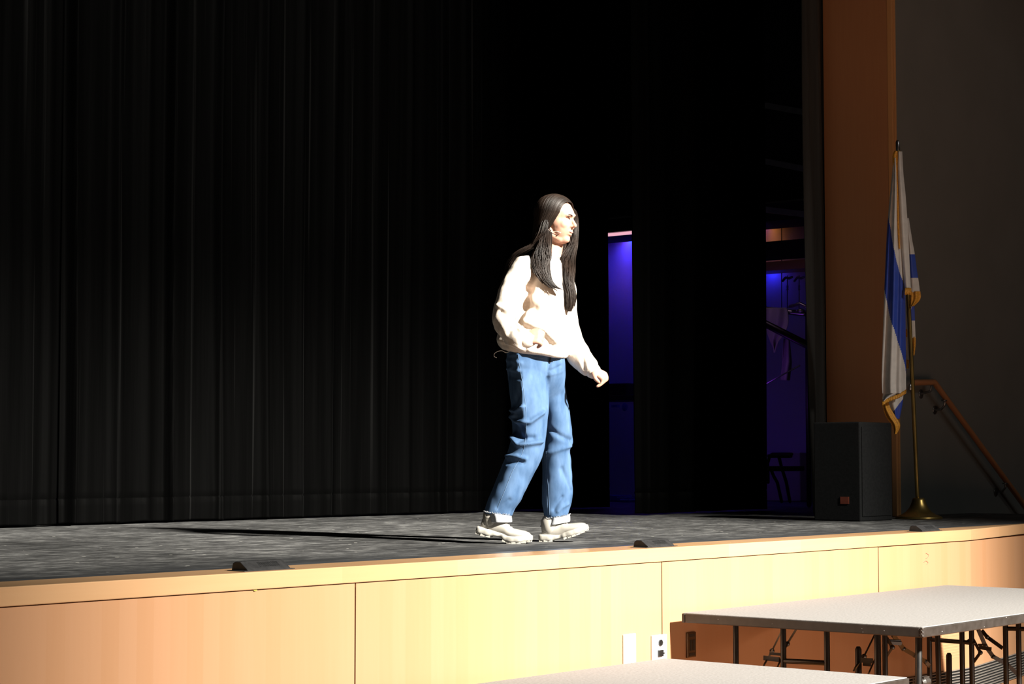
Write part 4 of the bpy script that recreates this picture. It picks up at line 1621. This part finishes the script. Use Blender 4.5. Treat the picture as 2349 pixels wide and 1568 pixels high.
# ---------------------------------------------------------------- jeans
jg = Geo()
rows = [(792, 1166, 1290, .0, .112), (815, 1164, 1292, .0, .120), (845, 1163, 1295, .0, .126), (870, 1166, 1297, .015, .118), (895, 1172, 1296, .03, .095), (925, 1180, 1290, .05, .06), (945, 1200, 1280, .06, .03)]
jg.add(*slices(interp_rows(rows, 3), 44, facet=-.62))
rows = [(850, 1166, 1256, -.045, .085), (880, 1165, 1257, -.055, .098), (915, 1168, 1258, -.060, .098), (960, 1174, 1257, -.065, .094), (1000, 1175, 1254, -.07, .090), (1030, 1166, 1247, -.075, .088), (1060, 1154, 1236, -.08, .086),
        (1100, 1139, 1218, -.085, .083), (1140, 1124, 1198, -.09, .078), (1166, 1114, 1182, -.09, .072), (1181, 1109, 1175, -.09, .068, 3)]
jg.add(*slices(interp_rows([r + (0,) * (6 - len(r)) for r in rows], 3), 40, facet=-.32, dull=True))
rows = [(850, 1228, 1296, .065, .085), (900, 1238, 1301, .08, .092), (950, 1243, 1308, .09, .09), (990, 1246, 1314, .095, .088), (1014, 1247, 1316, .10, .085), (1030, 1245, 1309, .10, .084), (1060, 1242, 1311, .105, .082),
        (1100, 1242, 1314, .11, .08), (1130, 1244, 1314, .11, .078), (1160, 1246, 1309, .11, .072), (1186, 1249, 1305, .11, .066, -3)]
jg.add(*slices(interp_rows([r + (0,) * (6 - len(r)) for r in rows], 3), 40))
V, Fc, N = voxel(jg, 0.0065, 3, 0.5)
V = fold_noise(V, N, 7.0, 0.010, 13.0)
V = fold_noise(V, N, 20.0, 0.0035, 18.0)
V = ridges(V, N, [
    (Rg((1160, 845, -.10), (1190, 850, -.16)), .008, .010),
    (Rg((1166, 862, -.10), (1195, 868, -.15)), .009, -.004),
    (Rg((1163, 826, -.08), (1195, 832, -.14)), .008, .006),
    (Rg((1172, 940, -.12), (1186, 942, -.15), (1200, 932, -.15)), .008, .018),
    (Rg((1172, 953, -.12), (1188, 967, -.16), (1215, 968, -.17), (1245, 945, -.14)), .011, .020),
    (Rg((1178, 985, -.14), (1200, 1005, -.17), (1225, 1004, -.16)), .012, -.014),
    (Rg((1176, 1003, -.13), (1190, 1022, -.16), (1210, 1018, -.16), (1240, 1012, -.15)), .011, .020),
    (Rg((1158, 1046, -.13), (1185, 1046, -.17), (1205, 1052, -.17)), .009, .012),
    (Rg((1165, 1060, -.14), (1200, 1060, -.17)), .010, -.010),
    (Rg((1142, 1165, -.16), (1168, 1146, -.16)), .009, -.006),
    (Rg((1264, 850, -.02), (1275, 845, -.04), (1288, 838, -.04)), .007, -.006),
    (Rg((1255, 862, -.0), (1290, 852, -.03)), .007, .003),
    (Rg((1256, 800, -.1), (1262, 830, -.1), (1256, 862, -.1), (1256, 930, -.04)), .008, -.010),
    (Rg((1262, 985, .03), (1285, 1000, .02), (1312, 1010, .06)), .012, -.010),
    (Rg((1256, 1040, .02), (1290, 1028, .02), (1308, 1022, .05)), .012, .010),
    (Rg((1290, 1075, .04), (1305, 1110, .05), (1312, 1125, .06)), .012, -.010),
    (Rg((1270, 1168, .05), (1278, 1156, .04), (1290, 1140, .04)), .009, -.009),
    (Rg((1280, 1172, .05), (1288, 1163, .04), (1303, 1155, .06)), .009, .008),
    (Rg((1170, 815, -.1), (1190, 812, -.1)), .006, .008),
    (Rg((1190, 905, -.1), (1178, 930, -.1)), .014, -.010),
    (Rg((1190, 985, -.1), (1180, 975, -.1)), .012, -.012),
], Fc)
jeans = mesh_obj('jeans', V, Fc, M['denim'], woman)
JB = BVHTree.FromPolygons([Vector(x) for x in V], Fc)


def stitched(name, pts, r, mat, parent, bvh, n=10, lift=.0003, drift=None):
    q = catmull([(a, b_, 0) for a, b_ in pts], n)
    out = []
    for x, y, _ in q:
        p_ = ray_at(bvh, x, y, lift)
        if p_ is not None and (not out or (p_ - out[-1]).length < .06):
            out.append(p_)
    if len(out) > 2:
        g = Geo()
        g.tube([tuple(x) for x in out], r, 6)
        return g.obj(name, mat, parent, smooth=True)


stitched('side_seam', [(1187, 802), (1192, 840), (1199, 880), (1205, 925), (1207, 965), (1205, 1010), (1196, 1045), (1176, 1080), (1158, 1125), (1141, 1165), (1138, 1176)], .0010, M['thread'], jeans, JB)
stitched('inner_seam', [(1249, 1030), (1250, 1070), (1254, 1120), (1257, 1180)], .0010, M['thread'], jeans, JB)
stitched('inner_seam', [(1253, 1035), (1254, 1075), (1258, 1120), (1261, 1180)], .0010, M['thread'], jeans, JB)
stitched('fly_zip', [(1262, 812), (1263, 822), (1261, 832)], .0035, M['zip'], jeans, JB, lift=.002)
stitched('pocket_edge', [(1206, 808), (1222, 818), (1250, 822)], .0015, M['thread'], jeans, JB)
stitched('front_pocket_edge', [(1268, 830), (1280, 822), (1292, 818)], .0015, M['thread'], jeans, JB)


# rolled cuffs: pale inner side of the denim turned up, with a frayed upper edge
def turnup(y0, xl0, xr0, y1, xl1, xr1, dc, dh, t0, t1):
    rows = [(y0, xl0, xr0, dc, dh, t0, -1), (y0 + (y1 - y0) * .25, xl0 - 1, xr0 + 1, dc, dh * 1.04, t0, -1), (y1 - 2, xl1 - 1, xr1 + 1, dc, dh * 1.02, t1, -1), (y1, xl1, xr1, dc, dh * .97, t1, -1)]
    V, Fc = slices(interp_rows(rows, 3), 40, facet=-.15)
    o = mesh_obj('turned_up_cuff', V, Fc, M['denim_pale'], jeans)
    o['label'] = 'pale turned up hem'
    V, Fc = [], []
    g = Geo()
    rr = random.Random(5)
    for k in range(70):
        th = 2 * PI * k / 70
        c, s_ = math.cos(th), math.sin(th)
        b0 = P((xl0 + xr0) / 2 + (xr0 - xl0) / 2 * c, y0 + t0 * c - s_, dc + dh * s_)
        b1 = P((xl0 + xr0) / 2 + (xr0 - xl0) / 2 * c * 1.04 + rr.uniform(-1, 1), y0 + t0 * c - s_ - rr.uniform(1, 3), dc + dh * s_ * 1.04)
        g.tube([b0, b1], .0011, 4)
    o2 = g.obj('frayed_edge', M['denim_pale'], o)
    tag(o2, kind='stuff')


turnup(1177, 1110, 1173, 1197, 1112, 1174, -.09, .070, 4, 0)
turnup(1185, 1246, 1307, 1202, 1240, 1307, .11, .068, -5, -6)


# ---------------------------------------------------------------- boots
def boot(heel, toe, dh_, dt_, pitch_deg, zsole, label, shaft_px):
    """built along the foot (x to the toe), then turned, tilted and set on the boards"""
    a = P(heel[0], heel[1], dh_)
    b_ = P(toe[0], toe[1], dt_)
    ax = (b_ - a)
    L = Vector((ax.x, ax.y, 0)).length
    fx = Vector((ax.x, ax.y, 0)).normalized()
    fy = Vector((-fx.y, fx.x, 0))
    pt = math.radians(pitch_deg)
    k = L / 0.28

    def T(x, y, z):
        # bends at the ball of the foot for a lifted heel
        x, y, z = x * k, y * k, z * k
        if pitch_deg < 0:      # heel up: part behind the ball rotates
            pv = .19 * k
            if x < pv:
                s_ = min(1, (pv - x) / (.06 * k))
                an = -pt * s_
                dx, dz = x - pv, z
                x, z = pv + dx * math.cos(an) + dz * math.sin(an) * 1, dz * math.cos(an) - dx * math.sin(an)
        else:                  # toe up
            pv = .09 * k
            if x > pv:
                s_ = min(1, (x - pv) / (.06 * k))
                an = pt * s_
                dx, dz = x - pv, z
                x, z = pv + dx * math.cos(an) - dz * math.sin(an), dz * math.cos(an) + dx * math.sin(an)
        q = a + fx * x + fy * y
        return Vector((q.x, q.y, zsole + z))
    bt = bpy.data.objects.new('boot', None)
    # upper
    g = Geo()
    st = [(0.012, .020, .085, .024), (.03, .020, .100, .034), (.06, .020, .108, .038), (.09, .020, .104, .038), (.12, .020, .092, .039), (.15, .020, .080, .043), (.18, .020, .070, .047), (.21, .020, .064, .048), (.24, .020, .058, .043), (.262, .021, .050, .033), (.274, .022, .038, .018)]
    V, Fc = [], []
    seg = 28
    R = catmull(np.array(st), 3)
    for (x, z0, z1, hw) in R:
        for i in range(seg):
            th = 2 * PI * i / seg
            c, s_ = math.cos(th), math.sin(th)
            yy = hw * math.copysign(abs(c) ** .75, c) * (1 - .22 * max(0, s_))
            zz = (z0 + z1) / 2 + (z1 - z0) / 2 * math.copysign(abs(s_) ** .8, s_)
            V.append(T(x, yy, zz))
    n = len(R)
    for q in range(n - 1):
        for i in range(seg):
            j = (i + 1) % seg
            Fc.append((q * seg + i, q * seg + j, (q + 1) * seg + j, (q + 1) * seg + i))
    Fc.append(tuple(range(seg)))
    Fc.append(tuple((n - 1) * seg + i for i in range(seg))[::-1])
    up = mesh_obj('boot', V, Fc, M['shoe'], woman)
    up['label'] = label
    # shaft
    g = Geo()
    top = P(*shaft_px)
    g.tube([T(.055, 0, .06), T(.052, 0, .095), T(.050, 0, .11).lerp(top, .5), top], [.040, .043, .045, .047], 24)
    g.obj('shaft', M['shoe'], up, smooth=True)
    # midsole with overlay band
    g = Geo()
    st = [(-.006, .006, .030, .022), (.0, .001, .036, .034), (.03, -.001, .037, .043), (.07, .0, .036, .042), (.095, .008, .034, .039), (.125, .008, .034, .041), (.15, .001, .034, .048), (.19, -.001, .035, .053), (.23, .001, .037, .051), (.262, .007, .040, .041), (.279, .012, .036, .024)]
    R = catmull(np.array(st), 3)
    V, Fc = [], []
    for (x, z0, z1, hw) in R:
        wv = .0022 * math.sin(x * 150)
        for i in range(seg):
            th = 2 * PI * i / seg
            c, s_ = math.cos(th), math.sin(th)
            V.append(T(x, (hw + wv) * math.copysign(abs(c) ** .45, c), (z0 + z1) / 2 + (z1 - z0) / 2 * math.copysign(abs(s_) ** .55, s_)))
    n = len(R)
    for q in range(n - 1):
        for i in range(seg):
            j = (i + 1) % seg
            Fc.append((q * seg + i, q * seg + j, (q + 1) * seg + j, (q + 1) * seg + i))
    Fc.append(tuple(range(seg)))
    Fc.append(tuple((n - 1) * seg + i for i in range(seg))[::-1])
    mesh_obj('sole', V, Fc, M['sole'], up)
    # lugs
    g = Geo()
    for x in (.010, .036, .062, .148, .172, .196, .220, .244, .262):
        for s in (-1, 1):
            hw = float(np.interp(x, [0, .03, .1, .19, .25, .28], [.030, .038, .036, .047, .042, .02]))
            zz = float(np.interp(x, [0, .03, .1, .19, .24, .28], [.0, -.003, .002, -.003, .001, .012]))
            for (u0, u1) in ((.15, 1.03),):
                c0, c1 = T(x - .009, s * hw * u0, zz - .001), T(x + .010, s * hw * u1, zz + .014)
                cs = [T(x + dx, s * hw * uu, zz + dz) for dz in (-.003, .014) for dx, uu in ((-.009, u0), (.009, u0), (.011, u1), (-.011, u1))]
                g.add(cs, [(0, 3, 2, 1), (4, 5, 6, 7), (0, 1, 5, 4), (1, 2, 6, 5), (2, 3, 7, 6), (3, 0, 4, 7)])
    tag(g.obj('tread', M['sole'], up), kind='stuff')
    # lace and heel loop overlays
    g = Geo()
    for x in (.112, .132, .152, .172):
        z = float(np.interp(x, [.09, .12, .15, .18, .21], [.104, .092, .080, .070, .064]))
        g.tube([T(x, -.024, z - .010), T(x, 0, z + .002), T(x, .024, z - .010)], .0028, 6)
    g.obj('laces', M['sole'], up, smooth=True)


bpy.data.objects  # boots stand on the boards
boot((1092, 1232), (1221, 1240), -.08, -.13, -14, 0.0042, 'cream boot with chunky white sole, heel lifted', (1143, 1182, -.09))
boot((1239, 1238), (1356, 1238), .10, .06, 17, 0.0042, 'cream boot with chunky white sole, toes lifted', (1276, 1188, .11))


# ---------------------------------------------------------------- hair
hg = Geo()
rng = np.random.default_rng(11)


def catp(pts, n=7):
    return catmull([list(p) for p in pts], n)


def hair_family(st, ns, r=0.0009, wave=.004, core=.82, flatd=None, seg=6, phase=0.0, cut=.25):
    """stations (px, py, d, half width px, half depth m)"""
    S = catp(st, 6)
    n = len(S)
    if core:
        V, Fc = [], []
        sg_ = 18
        for (x, y, d, wx, wd) in S:
            for i in range(sg_):
                th = 2 * PI * i / sg_
                rip = 1 + .13 * math.sin(th * 5 + y * .02) + .08 * math.sin(th * 9 + y * .05)
                V.append(P(x + wx * core * math.cos(th) * rip, y, d + wd * core * math.sin(th) * rip))
        for q in range(n - 1):
            for i in range(sg_):
                j = (i + 1) % sg_
                Fc.append((q * sg_ + i, q * sg_ + j, (q + 1) * sg_ + j, (q + 1) * sg_ + i))
        Fc.append(tuple(range(sg_)))
        Fc.append(tuple((n - 1) * sg_ + i for i in range(sg_))[::-1])
        hg.add(V, Fc)
    for k in range(int(ns * 1.4)):
        th = rng.uniform(0, 2 * PI)
        rr = math.sqrt(rng.uniform(.35, 1.15))
        ph = rng.uniform(0, 6.28)
        n1 = max(4, int(n * (1 - cut * rng.random())))
        pts = []
        for q in range(n1):
            x, y, d, wx, wd = S[q]
            f = q / n
            wv = wave * math.sin(f * 9 + ph * .35 + phase)
            th2 = th + .5 * math.sin(f * 4 + ph)
            pts.append(tuple(P(x + wx * rr * math.cos(th2), y, d + wd * rr * math.sin(th2)) + RT * wv * .7 + FW * wv * .4))
        rad = np.full(len(pts), r * rng.uniform(.7, 1.4))
        rad[-3:] *= np.array([.8, .55, .3])
        hg.tube(pts, list(rad), 5)


# scalp cap, open over the face: split by the centre parting
Vc, Fcc = ellipsoid(H(-0.016, 0, 0.036), (0.100, 0.083, 0.088), HA, 48, 32)
keep = []
for v in Vc:
    l = v - hc
    x, y, z = l.dot(hf), l.dot(hl_), l.dot(hu)
    hairline = x < 0.016 + 0.55 * max(0.0, z - 0.045) * 2.2 - abs(y) * 0.20 if z > 0.02 else x < 0.005 + (z * .3)
    if z > 0.088:
        hairline = x < .040
    keep.append(hairline)
for f in Fcc:
    if all(keep[i] for i in f):
        pass
FF = [f for f in Fcc if all(keep[i] for i in f)]
base_k = len(hg.V)
hg.V += [tuple(v) for v in Vc]
hg.F += [tuple(i + base_k for i in f) for f in FF]


# combed strands over the scalp, from the parting down each side
def Hs(x, y, z):
    return tuple(H(x, y, z))


def scalp(x, phi, s, up_):
    w_ = math.sqrt(max(.02, 1 - min(1, abs((x + .016) / .108)) ** 2))
    return Hs(x, s * (.086 + up_) * w_ * math.sin(phi), .036 + (.0915 + up_) * w_ * math.cos(phi))


for s, ns in ((-1, 1100), (1, 520)):
    for k in range(ns):
        f = rng.uniform(0, 1)
        px_ = .070 - .160 * f                      # along the parting, forehead to crown
        fw_ = .054 - .142 * f ** .85               # where it passes beside the face
        up_ = rng.uniform(0, .0035)
        pts = []
        for t in np.linspace(0, 1, 12):
            x = px_ + (fw_ - px_) * t
            pts.append(scalp(x, .03 + t * 1.55, s, up_))
        last = Vector(pts[-1])
        kl = rng.uniform(.8, 1.7)
        for t in (.018 * kl, .04 * kl, .065 * kl, .09 * kl):
            pts.append(tuple(last + Vector((0, 0, -t)) - hf * t * (.60 * (1 - f) + .1)))
        hg.tube(pts, list(np.linspace(.0011, .0012, len(pts))), 5)

# near side, in front of the shoulder
hair_family([(1266, 492, -.02, 3, .010), (1261, 508, -.015, 5, .012), (1255, 532, -.045, 10, .022), (1249, 562, -.080, 16, .032), (1243, 592, -.105, 19, .032), (1245, 618, -.135, 15, .020), (1256, 642, -.150, 9, .014), (1272, 657, -.155, 5, .009), (1291, 664, -.16, 2.5, .005)],
            240, wave=.006)
hair_family([(1262, 500, -.02, 3, .008), (1258, 530, -.05, 6, .015), (1257, 560, -.095, 9, .02), (1258, 590, -.115, 8, .018), (1248, 612, -.14, 6, .010), (1252, 636, -.155, 4, .007), (1264, 652, -.158, 2, .005)], 80, wave=.006)
hair_family([(1258, 500, -.01, 4, .012), (1246, 540, -.04, 9, .02), (1236, 575, -.08, 12, .03), (1228, 600, -.10, 9, .022), (1234, 628, -.14, 6, .010), (1246, 650, -.155, 3, .006)], 90, wave=.004)
# loose wisps
hair_family([(1240, 590, -.12, 8, .01), (1243, 620, -.15, 8, .006), (1254, 645, -.16, 6, .005), (1268, 662, -.165, 5, .004), (1282, 672, -.165, 5, .004)], 22, r=.0006, core=0, wave=.006, cut=.5)
hair_family([(1236, 565, -.09, 8, .02), (1232, 590, -.12, 12, .012), (1236, 615, -.145, 13, .008), (1246, 638, -.155, 11, .006), (1258, 655, -.160, 9, .005), (1274, 668, -.165, 7, .004)], 70, r=.0009, core=0, wave=.007, cut=.5)
# back of the head, over and behind the near shoulder
hair_family([(1268, 482, .0, 6, .03), (1252, 505, -.02, 10, .05), (1243, 535, -.03, 14, .055), (1228, 560, -.02, 14, .05), (1203, 574, -.02, 13, .045), (1182, 590, .0, 12, .04), (1168, 612, .02, 9, .04), (1156, 645, .03, 8, .035), (1148, 675, .035, 6, .03), (1142, 700, .035, 4, .02)],
            260, wave=.005, cut=.4)
# far side, falling in front of the chest
hair_family([(1296, 470, .02, 4, .01), (1311, 482, .06, 7, .018), (1318, 505, .082, 7, .020), (1319, 535, .080, 8, .024), (1315, 562, .055, 11, .03), (1302, 590, .015, 17, .035), (1300, 618, -.045, 17, .030), (1300, 645, -.080, 15, .024), (1306, 672, -.092, 13, .020), (1308, 695, -.095, 11, .016), (1306, 714, -.095, 6, .010)],
            300, wave=.006)
hair_family([(1292, 560, .06, 10, .02), (1290, 585, .03, 12, .03), (1293, 610, -.02, 12, .03), (1297, 640, -.07, 10, .02)], 60)
hair = hg.obj('hair', M['hair'], woman, smooth=True)
hair['label'] = 'long dark brown hair parted in the middle'

# ---------------------------------------------------------------- headset microphone and its cable
g = Geo()
q = [on_surface(BB, P(*p), .004) for p in ((1258, 524, -.09), (1264, 530, -.09), (1272, 533, -.09), (1284, 536, -.08))]
g.tube([tuple(x) for x in catmull([tuple(x) for x in q], 5)], .0013, 8)
g.add(*ellipsoid(q[-1] + hf * .003, (.004, .003, .003), nu=10, nv=8))
o = g.obj('headset_microphone', M['wire'], woman, smooth=True)
g = Geo()
q = [(1172, 786, -.03), (1171, 797, -.04), (1168, 806, -.05), (1160, 808, -.05), (1151, 804, -.05), (1141, 806, -.05), (1134, 811, -.05), (1134, 817, -.05), (1139, 820, -.05)]
g.tube([tuple(x) for x in catmull([tuple(P(*p)) for p in q], 5)], .0017, 8)
g.obj('microphone_cable', M['white_wire'], woman, smooth=True)
g = Geo()
c = P(1167, 785, .0)
g.box((c.x - .02, c.y - .012, c.z - .05), (c.x + .02, c.y + .012, c.z + .04))
g.obj('belt_pack', M['black_plastic'], woman, bevel=.004)
